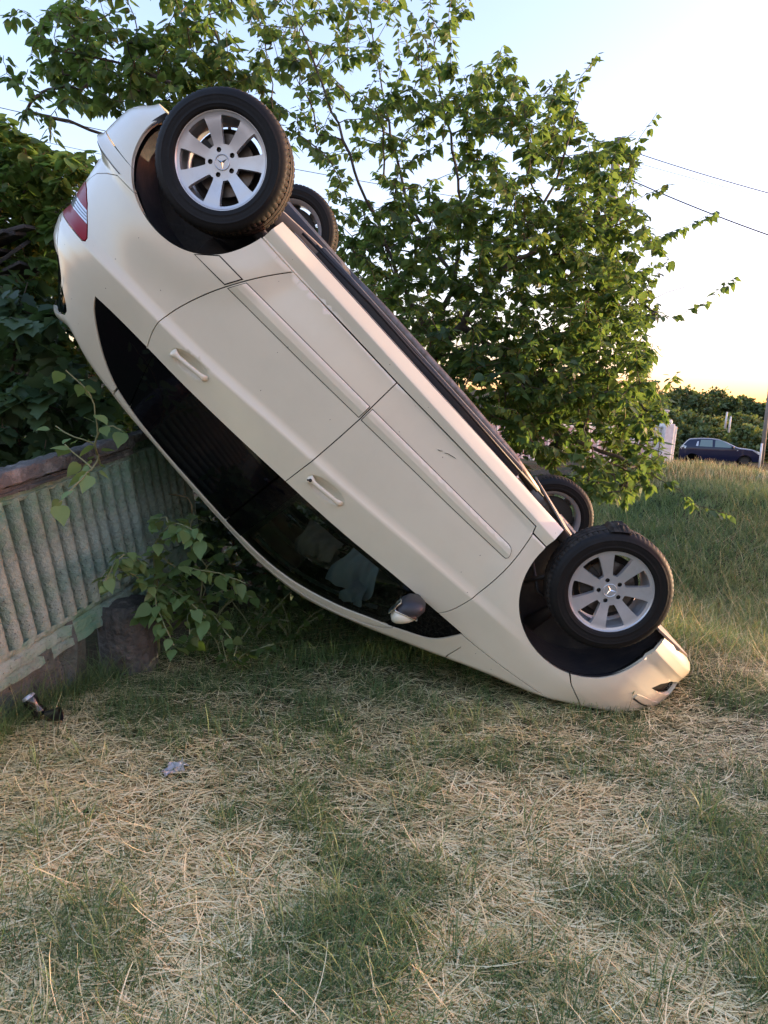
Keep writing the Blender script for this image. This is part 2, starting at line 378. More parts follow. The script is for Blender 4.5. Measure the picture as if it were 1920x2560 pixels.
def leaf_bundle(name, kind, pos, dirs, ups, size, tint, mat, parent, n_obj=300, wid_=1.0, curl=None):
    """n_obj leaves nearest the camera as objects, the rest as one mesh"""
    V0, F0 = LEAF[kind]; V0 = V0 * [1, wid_, 1]
    Rm = leaf_frames(dirs, ups); dist = np.linalg.norm(pos - [0, 0, CH], axis=1)
    # only leaves inside the picture count as shown
    c = (pos - [0, 0, CH]) @ CAMR; u = 829.5 + F_OV * c[:, 0] / c[:, 2]; v = 1106 + F_OV * c[:, 1] / c[:, 2]
    vis = (c[:, 2] > .1) & (u > 0) & (u < 1659) & (v > 0) & (v < 2212)
    key = np.where(vis, size / dist, 0); order = np.argsort(-key); near = order[:n_obj]; near = near[key[near] > 0]; rest = np.setdiff1d(np.arange(len(pos)), near)
    meshes = []
    for t in (.08, .3, .5, .7, .93):
        me = mesh_np('leaf', V0, F0, True, {'tint': np.full(len(V0), t)}); me.materials.append(mat); meshes.append(me)
    ov = Vector(parent.location) if parent is not None else Vector((0, 0, 0))
    for i in near:
        o = bpy.data.objects.new('leaf', meshes[int(min(4, tint[i] * 5))]); COL.objects.link(o); o.parent = parent
        mt = Matrix([[*(Rm[i][r] * size[i]), pos[i][r] - ov[r]] for r in range(3)] + [[0, 0, 0, 1]]); o.matrix_local = mt
    if len(rest):
        W = np.einsum('nij,kj->nki', Rm[rest], V0) * size[rest][:, None, None] + (pos[rest] - np.array(ov))[:, None, :]
        # every leaf bends a little differently
        Ff = (F0[None] + (np.arange(len(rest)) * len(V0))[:, None, None]).reshape(-1, 3)
        me = mesh_np('foliage', W.reshape(-1, 3), Ff, True, {'tint': np.repeat(tint[rest], len(V0))})
        o = link('foliage', me, parent, mat); o['kind'] = 'stuff'
class Wood:
    """branching skeleton grown towards given twig tips"""
    def __init__(s): s.P = []; s.par = []; s.kids = []
    def node(s, p, par):
        s.P.append(np.asarray(p, float)); s.par.append(par); return len(s.P) - 1
    def limb(s, pts, par=-1, step=.12, wob=.02):
        pts = [np.asarray(p, float) for p in pts]
        L = [0]
        for a, b in zip(pts[:-1], pts[1:]): L.append(L[-1] + np.linalg.norm(b - a))
        n = max(3, int(L[-1] / step)); T = np.linspace(0, L[-1], n + 1); Q = np.stack([np.interp(T, L, [p[k] for p in pts]) for k in range(3)], 1)
        for _ in range(3): Q[1:-1] = .25 * Q[:-2] + .5 * Q[1:-1] + .25 * Q[2:]
        Q[1:-1] += rng.normal(0, wob, (n - 1, 3)) * .5
        ids = []; prev = par
        for i, q in enumerate(Q):
            if i == 0 and par >= 0: continue
            prev = s.node(q, prev); ids.append(prev)
        return ids
    def grow(s, tip, up=.25):
        A = np.array(s.P); tip = np.asarray(tip, float); d = tip - A; L = np.linalg.norm(d, axis=1)
        cost = L * (1 + .9 * np.maximum(0, -d[:, 2] / (L + 1e-6) + .15)) + .12 * np.maximum(0, .6 - L)
        j = int(np.argmin(cost)); a = s.P[j]; Lj = max(L[j], .05)
        mid = (a + tip) / 2 + np.array([0, 0, up * Lj * .35]) + rng.normal(0, .06 * Lj, 3)
        return s.limb([a, mid, tip], j, .11, .012)
    def radii(s, tip_r=.0028, ex=2.3):
        n = len(s.P); acc = np.zeros(n); 
        for i in range(n - 1, -1, -1):
            if acc[i] == 0: acc[i] = tip_r ** ex
            if s.par[i] >= 0: acc[s.par[i]] += acc[i] * (1.0 if True else 1)
        return acc ** (1 / ex)
    def mesh(s, name, mat, parent, rmin=0, rmax=9, sides=6, cap=.06, tip_r=.0028, ex=2.3, same=None):
        n = len(s.P); 
        # radius by number of tips carried (pipe model on leaves only)
        kids = [[] for _ in range(n)]
        for i, p in enumerate(s.par):
            if p >= 0: kids[p].append(i)
        cnt = np.zeros(n)
        for i in range(n - 1, -1, -1): cnt[i] = max(1, sum(cnt[k] for k in kids[i]))
        r = np.minimum(cap, tip_r * cnt ** (1 / ex)); P_ = np.array(s.P); ov = np.array(parent.location) if parent is not None else 0
        V = []; F = []
        ang = np.arange(sides) * 2 * math.pi / sides
        for i in range(n):
            p = s.par[i]
            if p < 0 or not (rmin <= r[i] < rmax): continue
            a, b = P_[p], P_[i]; t = b - a; L = np.linalg.norm(t)
            if L < 1e-5: continue
            t /= L; u = np.cross(t, (0, 0, 1.) if abs(t[2]) < .9 else (1., 0, 0)); u /= np.linalg.norm(u); w = np.cross(t, u)
            ra = min(r[p], r[i] * 1.35); k = len(V)
            for q, rr in ((a - t * .1 * ra, ra), (b, r[i])): V += list(q - ov + rr * (np.cos(ang)[:, None] * u + np.sin(ang)[:, None] * w))
            F += [(k + j, k + (j + 1) % sides, k + sides + (j + 1) % sides, k + sides + j) for j in range(sides)]
        if not V: return None
        me = mesh_np(name, np.array(V), np.array(F), True); return link(name, me, parent, mat)
def twig_leaves(ids, wood, n, size, droop=.5, spread=.05, start=.0, jit=.35):
    """alternate leaves along the twig nodes"""
    A = np.array([wood.P[i] for i in ids]); L = np.r_[0, np.cumsum(np.linalg.norm(np.diff(A, axis=0), axis=1))]
    if L[-1] < .02: return [], [], [], []
    T = np.linspace(start * L[-1], L[-1], n); pos = np.stack([np.interp(T, L, A[:, k]) for k in range(3)], 1)
    tang = np.gradient(A, axis=0) if len(A) > 1 else np.array([[0, 0, 1.]]); tg = np.stack([np.interp(T, L, tang[:, k]) for k in range(3)], 1); tg /= np.linalg.norm(tg, axis=1, keepdims=True) + 1e-9
    side = np.cross(tg, (0, 0, 1.)); side /= np.linalg.norm(side, axis=1, keepdims=True) + 1e-6
    sg = np.where(np.arange(n) % 2 == 0, 1, -1)[:, None]
    d = sg * side * .8 + tg * .45 + rng.normal(0, jit, (n, 3)) + np.array([0, 0, -droop]); d /= np.linalg.norm(d, axis=1, keepdims=True)
    up = np.array([0, 0, 1.]) + rng.normal(0, .35, (n, 3)) + .3 * sg * side
    sz = size * np.clip(rng.normal(.85, .24, n), .35, 1.4); pos = pos + d * .02 + rng.normal(0, spread * .2, (n, 3))
    return pos, d, up, sz
def poly_sample(poly, n, r=rng):
    poly = np.array(poly, float); lo, hi = poly.min(0), poly.max(0); out = []
    while len(out) < n:
        q = r.uniform(lo, hi, (n * 2, 2)); q = q[inpoly_(poly, q[:, 0], q[:, 1])]; out += list(q)
    return np.array(out[:n])
def inpoly_(P_, X, Y):
    r = np.zeros(X.shape, bool); n = len(P_); j = n - 1
    for i in range(n):
        xi, yi = P_[i]; xj, yj = P_[j]
        r ^= ((yi > Y) != (yj > Y)) & (X < (xj - xi) * (Y - yi) / (yj - yi + 1e-15) + xi); j = i
    return r
def make_tree(name, label, cat, group, base, limbs, tips, leaf_kind, size, per_twig, mat, bark=None, cap=.07, n_obj=300, droop=.5, tint_mu=.5, tip_len=None, light=None, wid_=1.0, start=.25):
    root = empty(name, tuple(base)); tag(root, label, cat, group)
    W = Wood()
    for L in limbs:
        if len(W.P) == 0: W.limb([base] + L, -1, .14, .02)
        else:
            A = np.array(W.P); j = int(np.argmin(np.linalg.norm(A - np.array(L[0]), axis=1))); W.limb([W.P[j]] + L[1:], j, .14, .02)
    nw = len(W.P); Ps, Ds, Us, Ss, Ts = [], [], [], [], []
    order = np.argsort([np.min(np.linalg.norm(np.array(W.P[:nw]) - t, axis=1)) for t in tips])
    for k in order:
        ids = W.grow(tips[k]); tail = ids[-max(3, int(.62 / .11)):]
        if len(tail) < 2: tail = [W.par[ids[0]]] + tail
        n = int(per_twig * rng.uniform(.7, 1.3)); p, d, u, s = twig_leaves(tail, W, n, size, droop, start=start if len(ids) > 3 else 0)
        if len(p) == 0: continue
        t0 = np.clip(rng.normal(tint_mu, .16), 0, 1)
        Ps.append(p); Ds.append(d); Us.append(u); Ss.append(s); Ts.append(np.clip(t0 + rng.normal(0, .17, len(s)), 0, .999))
    bark = bark or M['bark']
    W.mesh('trunk', bark, root, .0062, 9, 7, cap); tw_ = W.mesh('twigs', M['twig'], root, 0, .0062, 4, cap)
    if tw_: tw_['kind'] = 'stuff'
    leaf_bundle(name, leaf_kind, np.concatenate(Ps), np.concatenate(Ds), np.concatenate(Us), np.concatenate(Ss), np.concatenate(Ts), mat, root, n_obj, wid_)
    return root
def pts3(L): return [at(*p) for p in L]
# ---- the big mulberry behind the car
GZ = lambda x, y: float(height(x, y))
crownA = [(640, 600), (650, 330), (560, 200), (520, 60), (560, -90), (1000, -90), (1010, 30), (945, 130), (1040, 130), (1100, 110), (1140, 190), (1250, 150), (1235, 250), (1190, 310), (1290, 320), (1340, 330), (1350, 420), (1430, 470), (1420, 600), (1430, 690), (1400, 780), (1430, 850), (1410, 960), (1400, 1060), (1280, 1090), (1190, 1000), (1060, 960), (960, 840), (830, 690), (740, 600)]
tipsA = []
for (x, y) in poly_sample(crownA, 780):
    Y = rng.uniform(5.5, 8.3) if y < 750 else rng.uniform(5.6, 7.6)
    tipsA.append(at(x, y, Y))
dense = [(760, 480), (900, 420), (1080, 420), (1300, 500), (1400, 620), (1400, 860), (1380, 980), (1180, 980), (1000, 880), (880, 740), (760, 600)]
for (x, y) in poly_sample(dense, 820): tipsA.append(at(x, y, rng.uniform(5.7, 8.3)))
low = [(960, 760), (1250, 700), (1430, 760), (1440, 900), (1420, 1060), (1280, 1090), (1140, 1000)]
for (x, y) in poly_sample(low, 330): tipsA.append(at(x, y, rng.uniform(5.4, 7.2)))
right = [(1000, 130), (1150, 190), (1250, 150), (1240, 280), (1340, 330), (1350, 420), (1430, 480), (1420, 620), (1430, 700), (1400, 800), (1440, 880), (1400, 1000), (1150, 900), (1000, 600), (980, 300)]
for (x, y) in poly_sample(right, 420): tipsA.append(at(x, y, rng.uniform(5.9, 7.4)))
for (x, y) in poly_sample([(1240, 250), (1320, 270), (1380, 300), (1370, 420), (1330, 700), (1230, 760), (1210, 500)], 130): tipsA.append(at(x, y, rng.uniform(6.0, 8.0)))
edgeA = [(1290, 118, 6.2), (1420, 242, 6.4), (1350, 330, 6.6), (1380, 300, 6.5), (1545, 458, 6.3), (1480, 490, 6.4), (1590, 598, 6.0), (1530, 650, 6.2), (1470, 680, 6.3), (1465, 805, 6.3), (1575, 1112, 5.6), (1500, 1090, 5.7), (1450, 1040, 5.9), (1010, 20, 6.6), (1085, 100, 6.6), (1255, 165, 6.2), (1440, 400, 6.5), (1230, 215, 6.3), (1120, 190, 6.5), (960, 60, 6.9), (860, -30, 6.8), (700, -40, 6.9), (1440, 860, 6.5), (1420, 990, 6.2), (1350, 1090, 6.0), (1445, 560, 6.3), (1200, 260, 6.4)]
def px_of(p):
    q = (p - [0, 0, CH]) @ CAMR; return 829.5 + F_OV * q[0] / q[2], 1106 + F_OV * q[1] / q[2]
def thin(p):
    x, y = px_of(p); return 1215 < x < 1420 and 885 < y < 1000 and rng.uniform() < .5
tipsA = [p for p in tipsA if not thin(p)]
tipsA += pts3(edgeA)
bA = at(905, 800, 6.7); bA = np.array([bA[0], 6.7, GZ(bA[0], 6.7)])
limbsA = [pts3([(912, 860, 6.7), (935, 740, 6.75), (985, 600, 6.9), (1000, 430, 7.0), (960, 250, 7.0), (930, 60, 7.0)]),
          pts3([(925, 780, 6.75), (1000, 690, 6.6), (1110, 560, 6.5), (1200, 400, 6.4), (1250, 220, 6.3)]),
          pts3([(925, 780, 6.75), (1060, 760, 6.5), (1230, 720, 6.4), (1380, 650, 6.3), (1480, 620, 6.1)]),
          pts3([(935, 740, 6.75), (860, 600, 6.6), (790, 420, 6.5), (720, 250, 6.6), (650, 60, 6.8)]),
          pts3([(985, 600, 6.9), (880, 440, 7.2), (830, 230, 7.3), (800, 40, 7.3)]),
          pts3([(912, 860, 6.7), (1050, 900, 6.4), (1220, 940, 6.2), (1380, 1010, 6.0), (1470, 1060, 5.8)]),
          pts3([(1110, 560, 6.5), (1240, 500, 6.5), (1380, 430, 6.4)]),
          pts3([(1000, 690, 6.6), (1180, 830, 6.5), (1380, 860, 6.4)])]
treeA = make_tree('mulberry_tree', 'big bushy mulberry tree rising behind the overturned car and reaching right', 'tree', None, bA, limbsA, tipsA, 'mulberry', .080, 16, M['leaf'], cap=.055, wid_=.80, droop=.7)
# ---- the mulberry above the rear wheel
crownB = [(60, 120), (100, 20), (180, -70), (540, -70), (600, 190), (660, 330), (570, 260), (430, 230), (330, 240), (230, 240), (140, 220)]
tipsB = [at(x, y, rng.uniform(5.2, 6.6)) for (x, y) in poly_sample(crownB, 190)]
tipsB += [at(x, y, rng.uniform(5.3, 6.3)) for (x, y) in poly_sample([(90, 120), (200, 40), (420, 30), (520, 110), (480, 230), (330, 260), (180, 240)], 120)]
tipsB += pts3([(8, 120, 5.6), (30, 180, 5.5), (70, 215, 5.4), (50, 250, 5.4), (110, 250, 5.4), (90, 200, 5.5), (15, 160, 5.6), (60, 150, 5.6), (110, 300, 5.3), (40, 20, 5.8), (510, 100, 5.6), (525, 150, 5.6), (20, 40, 5.8), (200, 230, 5.3)])
bB = np.array([-1.15, 6.0, GZ(-1.15, 6.0)])
limbsB = [pts3([(560, 800, 6.0), (530, 560, 5.9), (500, 300, 5.8), (485, 150, 5.7), (450, 20, 5.7)]), pts3([(500, 300, 5.8), (420, 200, 5.7), (280, 130, 5.6), (120, 110, 5.5)]), pts3([(530, 560, 5.9), (600, 330, 5.9), (590, 160, 5.9), (560, 20, 5.9)]), pts3([(530, 560, 5.9), (300, 330, 5.7), (180, 260, 5.6), (60, 240, 5.5)])]
make_tree('mulberry_tree', 'loose mulberry tree with arching twigs above the raised rear wheel', 'tree', None, bB, limbsB, tipsB, 'mulberry', .086, 13, M['leaf'], cap=.04, tint_mu=.45, wid_=.80, droop=.7)
# ---- thick shrub at the left edge, behind the tail
crownC = [(-160, 220), (0, 250), (70, 300), (150, 330), (215, 330), (215, 430), (150, 470), (125, 600), (60, 640), (-160, 660)]
tipsC = [at(x, y, rng.uniform(4.6, 6.0)) for (x, y) in poly_sample(crownC, 620)]
tipsC += [at(x, y, rng.uniform(5.1, 6.2)) for (x, y) in poly_sample([(60, 580), (140, 560), (200, 700), (330, 900), (330, 1050), (120, 1000)], 170)]
tipsC += [at(x, y, rng.uniform(5.5, 6.6)) for (x, y) in poly_sample([(-160, 380), (120, 420), (300, 480), (330, 700), (330, 1000), (-160, 1000)], 420)]
bC = np.array([-2.75, 5.4, GZ(-2.75, 5.4)])
limbsC = [pts3([(30, 900, 5.4), (40, 700, 5.4), (50, 500, 5.4), (60, 350, 5.4)]), pts3([(40, 700, 5.4), (-60, 500, 5.2), (-90, 320, 5.2)]), pts3([(40, 700, 5.4), (120, 560, 5.4), (150, 400, 5.5)])]
make_tree('thick_shrub', 'thick dark green shrub crowding the left edge beside the tail light', 'shrub', None, bC, limbsC, tipsC, 'mulberry', .086, 13, M['leaf'], tint_mu=.5, cap=.035)
# ---- vine with big lobed leaves behind the fence
crownD = [(-120, 600), (60, 590), (125, 640), (140, 760), (230, 900), (285, 930), (200, 960), (80, 1000), (-120, 1040)]
tipsD = [at(x, y, rng.uniform(3.75, 4.7)) for (x, y) in poly_sample(crownD, 190)]
bD = np.array([-2.25, 4.3, GZ(-2.25, 4.3)])
limbsD = [pts3([(40, 1000, 4.3), (20, 850, 4.2), (30, 700, 4.2), (60, 610, 4.2)]), pts3([(20, 850, 4.2), (130, 850, 4.2), (180, 920, 4.2)])]
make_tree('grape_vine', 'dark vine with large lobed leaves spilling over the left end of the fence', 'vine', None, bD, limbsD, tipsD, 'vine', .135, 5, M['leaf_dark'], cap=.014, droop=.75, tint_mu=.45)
tipsD2 = [at(x, y, rng.uniform(4.6, 5.3)) for (x, y) in poly_sample([(-120, 600), (130, 620), (200, 800), (330, 930), (300, 1050), (-120, 1060)], 150)]
bD2 = np.array([-2.3, 5.0, GZ(-2.3, 5.0)])
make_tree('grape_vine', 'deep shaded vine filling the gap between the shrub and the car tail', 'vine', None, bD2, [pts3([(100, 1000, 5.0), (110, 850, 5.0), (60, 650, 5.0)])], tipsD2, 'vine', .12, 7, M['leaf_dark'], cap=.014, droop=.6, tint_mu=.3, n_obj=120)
# ---- dark undergrowth filling the space behind the car
under = [(250, 900), (330, 880), (450, 900), (620, 960), (800, 1060), (1000, 1080), (1150, 1080), (1230, 1130), (1200, 1320), (950, 1400), (700, 1370), (520, 1330), (330, 1330), (250, 1150)]
tipsE = [at(x, y, rng.uniform(5.15, 6.6)) for (x, y) in poly_sample(under, 480)]
tipsE = [t for t in tipsE if t[2] > .1]
tipsE += [np.array([rng.uniform(-1.75, .5), rng.uniform(4.75, 5.6), rng.uniform(.06, .85)]) for _ in range(330)]
tipsE += [np.array([rng.uniform(-2.3, 1.5), rng.uniform(5.3, 7.6), rng.uniform(.15, 2.6)]) for _ in range(300)]
bE = np.array([-.35, 5.9, GZ(-.35, 5.9)])
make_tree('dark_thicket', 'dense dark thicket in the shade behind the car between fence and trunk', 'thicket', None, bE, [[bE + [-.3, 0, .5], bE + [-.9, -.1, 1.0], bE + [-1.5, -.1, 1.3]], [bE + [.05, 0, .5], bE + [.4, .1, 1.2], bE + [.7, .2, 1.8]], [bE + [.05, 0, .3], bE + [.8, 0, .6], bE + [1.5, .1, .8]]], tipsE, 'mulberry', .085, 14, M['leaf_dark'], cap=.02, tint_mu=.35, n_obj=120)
# ---- shoots by the fence
def shoot(label, stems, size, per, mat, name='mulberry_shoot', cat='shoot', kind='mulberry', n_obj=300, rr=.0035, droop=.45, tint_mu=.6, wid_=.95):
    base = np.asarray(stems[0][0]); root = empty(name, tuple(base)); tag(root, label, cat)
    W = Wood(); allp = [[], [], [], []]; T_ = []
    for st in stems:
        j = -1
        if len(W.P):
            A = np.array(W.P); d = np.linalg.norm(A - st[0], axis=1); j = int(np.argmin(d)) if d.min() < .12 else -1
        ids = W.limb(st, j, .05, .008); L = sum(np.linalg.norm(np.array(b) - np.array(a)) for a, b in zip(st[:-1], st[1:]))
        p, d, u, s = twig_leaves(ids, W, max(3, int(L * per)), size, droop, start=.12)
        for a, b in zip(allp, (p, d, u, s)): a.append(b)
        T_.append(np.clip(tint_mu + rng.normal(0, .2, len(s)), 0, .999))
    W.mesh('stem', M['shoot'], root, 0, 9, 5, .012, rr)
    leaf_bundle(name, kind, *[np.concatenate(a) for a in allp], np.concatenate(T_), mat, root, n_obj, wid_)
    return root
shoot('pale green mulberry shoot drooping over the fence coping', [pts3([(215, 1000, 3.55), (205, 960, 3.42), (215, 900, 3.38), (185, 830, 3.34), (142, 800, 3.32)]), pts3([(212, 930, 3.40), (235, 900, 3.42), (262, 930, 3.42)]),
      pts3([(215, 990, 3.50), (200, 1010, 3.22), (160, 1050, 3.12), (128, 1085, 3.08)]), pts3([(200, 1010, 3.25), (170, 985, 3.25), (140, 960, 3.3)]), pts3([(205, 960, 3.42), (160, 945, 3.38), (120, 920, 3.4)])], .088, 20, M['leaf_light'])
gp = lambda px, Y: np.array([at(px, 1000, Y)[0], Y, GZ(at(px, 1000, Y)[0], Y)])
r0 = gp(345, 3.95)
shoot('leafy sapling growing at the right foot of the leaning fence', [[r0, at(335, 1250, 3.75), at(330, 1180, 3.62), at(370, 1120, 3.55), at(428, 1150, 3.5)], pts3([(335, 1250, 3.75), (280, 1190, 3.45), (255, 1200, 3.35), (225, 1260, 3.3)]),
      pts3([(335, 1250, 3.75), (330, 1290, 3.5), (350, 1340, 3.45), (375, 1395, 3.42)]), pts3([(330, 1180, 3.62), (400, 1130, 3.55), (430, 1165, 3.5)]), pts3([(335, 1250, 3.75), (400, 1220, 3.6), (470, 1240, 3.6), (530, 1260, 3.65)]),
      pts3([(330, 1290, 3.6), (300, 1240, 3.45), (255, 1230, 3.4)]), pts3([(335, 1250, 3.75), (400, 1290, 3.6), (445, 1330, 3.6)]), pts3([(370, 1120, 3.6), (350, 1105, 3.6), (330, 1130, 3.6)])], .080, 60, M['leaf_light'], tint_mu=.35)
r1 = gp(430, 3.95)
shoot('bushy second sapling spreading into the shade right of the fence foot', [[r1, at(430, 1300, 3.85), at(440, 1220, 3.8), at(500, 1180, 3.8)], pts3([(430, 1300, 3.85), (480, 1270, 3.75), (545, 1290, 3.75)]), pts3([(430, 1300, 3.85), (390, 1240, 3.7), (350, 1200, 3.65)]), pts3([(430, 1300, 3.85), (470, 1340, 3.65), (500, 1380, 3.62)]),
      pts3([(430, 1300, 3.85), (400, 1330, 3.6), (410, 1380, 3.55)]), pts3([(440, 1220, 3.8), (400, 1170, 3.75), (420, 1110, 3.75)]), pts3([(430, 1300, 3.85), (350, 1300, 3.6), (300, 1330, 3.5)])], .075, 60, M['leaf'], tint_mu=.55)
for i, (px, Y, h, lab) in enumerate([(450, 4.05, .42, 'low broadleaf weed in the shade left under the car roof'), (560, 4.25, .30, 'small broadleaf weed in deep shade under the middle of the car'), (640, 4.3, .22, 'tiny weed below the bare patch edge under the front door window'), (500, 3.75, .2, 'short weed beside the sapling at the edge of the shade')]):
    g = gp(px, Y); st = []
    for k in range(7):
        a = rng.uniform(0, 6.28); st.append([g + [0, 0, 0], g + [.08 * math.cos(a), .08 * math.sin(a), h * .6], g + [.26 * math.cos(a), .26 * math.sin(a), h * rng.uniform(.6, 1.1)]])
    shoot(lab, st, .05, 34, M['leaf'], name='weed', cat='weed', n_obj=80, tint_mu=.4)
# ================================================================== FENCE AND SETTING BEYOND
A_ = np.array([.31, 1.0, .205]); A_ /= np.linalg.norm(A_)
UP_ = np.array([0, 0, 1.]) - A_ * A_[2]; UP_ /= np.linalg.norm(UP_); UP_ = UP_ + np.array([-.085, 0, 0]); UP_ -= A_ * (UP_ @ A_); UP_ /= np.linalg.norm(UP_)
N_ = np.cross(A_, UP_); N_ = N_ if N_[0] > 0 else -N_          # towards the verge
B0 = np.array([-1.73, 3.0, .165])
fence = empty('concrete_fence'); fm = Matrix.Identity(4)
for i in range(3): fm[i][0], fm[i][1], fm[i][2], fm[i][3] = A_[i], -N_[i], UP_[i], B0[i]
fence.matrix_world = fm
if fm.determinant() < 0: raise RuntimeError('fence frame')
tag(fence, 'leaning green-grey concrete fence panel with ribbed slats and dark coping', 'fence')
S0, S1 = -1.05, 1.16
def strip(prof, s0, s1, n=30, wob=.004):
    """extrudes a (depth, height) outline along the fence with slight unevenness"""
    V = []; m = len(prof); prof = np.array(prof)
    for i in range(n + 1):
        s = s0 + (s1 - s0) * i / n; w = rng.normal(0, wob, (m, 2)) if 0 < i < n else np.zeros((m, 2))
        for (d, h), (a, b) in zip(prof, w): V.append((s, -(d + a), h + b))
    F = [(i * m + k, i * m + (k + 1) % m, (i + 1) * m + (k + 1) % m, (i + 1) * m + k) for i in range(n) for k in range(m)] + [tuple(range(m)), tuple(range(n * m, (n + 1) * m))[::-1]]
    return MB().add(V, F)
strip([(-.07, .950), (-.075, .885), (.060, .880), (.068, .888), (.066, .938), (.058, .950), (.02, .958)], S0, S1, 90, .0028).build('coping', M['coping'], fence, angle=35)
strip([(-.03, .875), (-.03, .84), (.052, .84), (.055, .855), (.045, .858), (.05, .874)], S0, S1 - .01, 40, .002).build('top_moulding', M['coping'], fence, angle=50)
strip([(-.03, .84), (-.03, .80), (.034, .80), (.040, .815), (.032, .82), (.036, .84)], S0, S1 - .02, 40, .002).build('top_rail', M['conc'], fence, angle=50)
MB().box(((S0 + S1) / 2, .030, .46), (S1 - S0, .03, .84)).build('back_slab', M['plinth'], fence)  # darker than the slats, so the shade in their gaps is painted on
strip([(-.03, .0), (-.03, .135), (.04, .15), (.042, .125), (.030, .115), (.048, .10), (.05, .055), (.036, .048), (.052, .035), (.05, .0)], S0, S1, 50, .003).build('bottom_rail', M['conc'], fence, angle=50)
sl = None; s = S0 + .03; k = 0; slats = []
for v in range(4):
    V = []; nz = 22; K = 9; rngs = np.random.default_rng(40 + v)
    for i in range(nz + 1):
        h = .135 + (.815 - .135) * i / nz
        for q in range(K):
            a = math.pi * q / (K - 1); d = rngs.normal(0, .0016); V.append((-.0385 * math.cos(a) * (1 + d * 8), -(-.016 + (.066 + d) * math.sin(a) ** .8 * (1 if 0 < i < nz else .93)), h))
    F = [(i * K + q, i * K + q + 1, (i + 1) * K + q + 1, (i + 1) * K + q) for i in range(nz) for q in range(K - 1)] + [tuple(range(K)), tuple(range(nz * K, (nz + 1) * K))[::-1]]
    me = bpy.data.meshes.new('slat'); me.from_pydata(V, [], F); me.update(); me.polygons.foreach_set('use_smooth', np.full(len(me.polygons), True)); me.set_sharp_from_angle(angle=math.radians(60)); me.materials.append(M['conc']); slats.append(me)
while s < S1 - .03:
    o = link('slat', slats[k % 4], fence); o.location = (s, rng.normal(0, .002), rng.normal(0, .003)); o.rotation_euler = (0, rng.normal(0, .006), 0); s += .088; k += 1
# the footing under the panel and the fluted post stump at its right end
def rough(mb_V, amp, seed): 
    r = np.random.default_rng(seed); return [tuple(np.array(v) + r.normal(0, amp, 3)) for v in mb_V]
fx0, fx1 = np.array([-2.06, 2.0]), np.array([-1.60, 3.50])
b = MB(); n = 26; prof = [(-.12, -.15), (-.12, .30), (.02, .31), (.05, .22), (.06, .05), (.09, -.15)]
V = []; r = np.random.default_rng(3)
for i in range(n + 1):
    t = i / n; c = fx0 * (1 - t) + fx1 * t
    for d, h in prof: V.append((c[0] + d + r.normal(0, .022), c[1], (h if h < .1 else h * (.45 + .95 * t) - .02) + r.normal(0, .018)))
m = len(prof); F = [(i * m + q, i * m + (q + 1) % m, (i + 1) * m + (q + 1) % m, (i + 1) * m + q) for i in range(n) for q in range(m)] + [tuple(range(m)), tuple(range(n * m, (n + 1) * m))]
tag(MB().add(V, F).build('fence_footing', M['plinth'], None, angle=50), 'damp earth-stained concrete footing beneath the leaning fence panel', 'footing')
b = MB(); K = 68; V = []; pr = [(-.06, 1.08), (.02, 1.0), (.12, .96), (.26, .95), (.34, .95), (.40, .86), (.385, .55), (.41, .3)]
pc = gp(278, 3.72)
for h, k_ in pr:
    for q in range(K):
        a = 2 * math.pi * q / K; rr = .15 * k_ * (1 + .075 * abs(math.cos(8.5 * a + 1.5 * h)) + .035 * math.sin(5 * a + 7 * h)); V.append((rr * math.cos(a), rr * math.sin(a) * .9, h))
m = len(pr); F = [(i * K + q, i * K + (q + 1) % K, (i + 1) * K + (q + 1) % K, (i + 1) * K + q) for i in range(m - 1) for q in range(K)] + [tuple(range((m - 1) * K, m * K))]
o = MB().add(V, F).build('tree_stump', M['stump'], None, smooth=True); o.location = pc; o.rotation_euler = (.05, -.06, .3)
tag(o, 'dark furrowed stump standing under the right end of the fence', 'stump')
# the next panel, set back in the shade under the car
f2 = empty('concrete_fence'); fm2 = fm.copy()
o2 = B0 + A_ * (S1 + .04) - N_ * .10
for i in range(3): fm2[i][3] = o2[i]
f2.matrix_world = fm2; tag(f2, 'second fence panel in deep shade under the car roof, set back from the first', 'fence')
MB().box((.30, .035, .45), (.62, .03, .86)).build('back_slab', M['conc'], f2)
MB().box((.30, .02, .895), (.62, .11, .05), bev=.008).build('coping', M['coping'], f2); MB().box((.30, .01, .06), (.62, .08, .13), bev=.008).build('bottom_rail', M['conc'], f2)
for k in range(8):
    o = link('slat', slats[k % 4], f2); o.location = (-.0+ .03 + k * .08, 0, 0)
# thin broken wire by the fence
o = MB().tube([at(365, 1068, 3.95), at(386, 1070, 3.9), at(405, 1075, 3.87), at(414, 1090, 3.85), at(415, 1115, 3.85)], [.003, .004, .0035, .003, .003], 6).build('bent_wire', M['straw'], None, smooth=True)
tag(o, 'pale bent stalk sticking out at the shaded end of the fence', 'stalk')
# heap of old boards at the left edge
heap = empty('board_heap', tuple(at(20, 560, 4.75))); tag(heap, 'heap of grey weathered boards half hidden in leaves at left edge', 'board heap')
for i in range(8):
    c = at(-40 + rng.uniform(-25, 55), 512 + i * 13 + rng.normal(0, 4), 4.62 + .02 * i) - np.array(heap.location); a = rng.normal(-.12, .1); e = rng.normal(.32, .12)
    Rm = np.array(Matrix.Rotation(a, 3, 'Z') @ Matrix.Rotation(-e, 3, 'Y') @ Matrix.Rotation(rng.normal(.3, .2), 3, 'X'))
    MB().box(c, (rng.uniform(.45, .62), rng.uniform(.12, .2), .024), M=Rm, bev=.004).build('board', M['board'], heap)
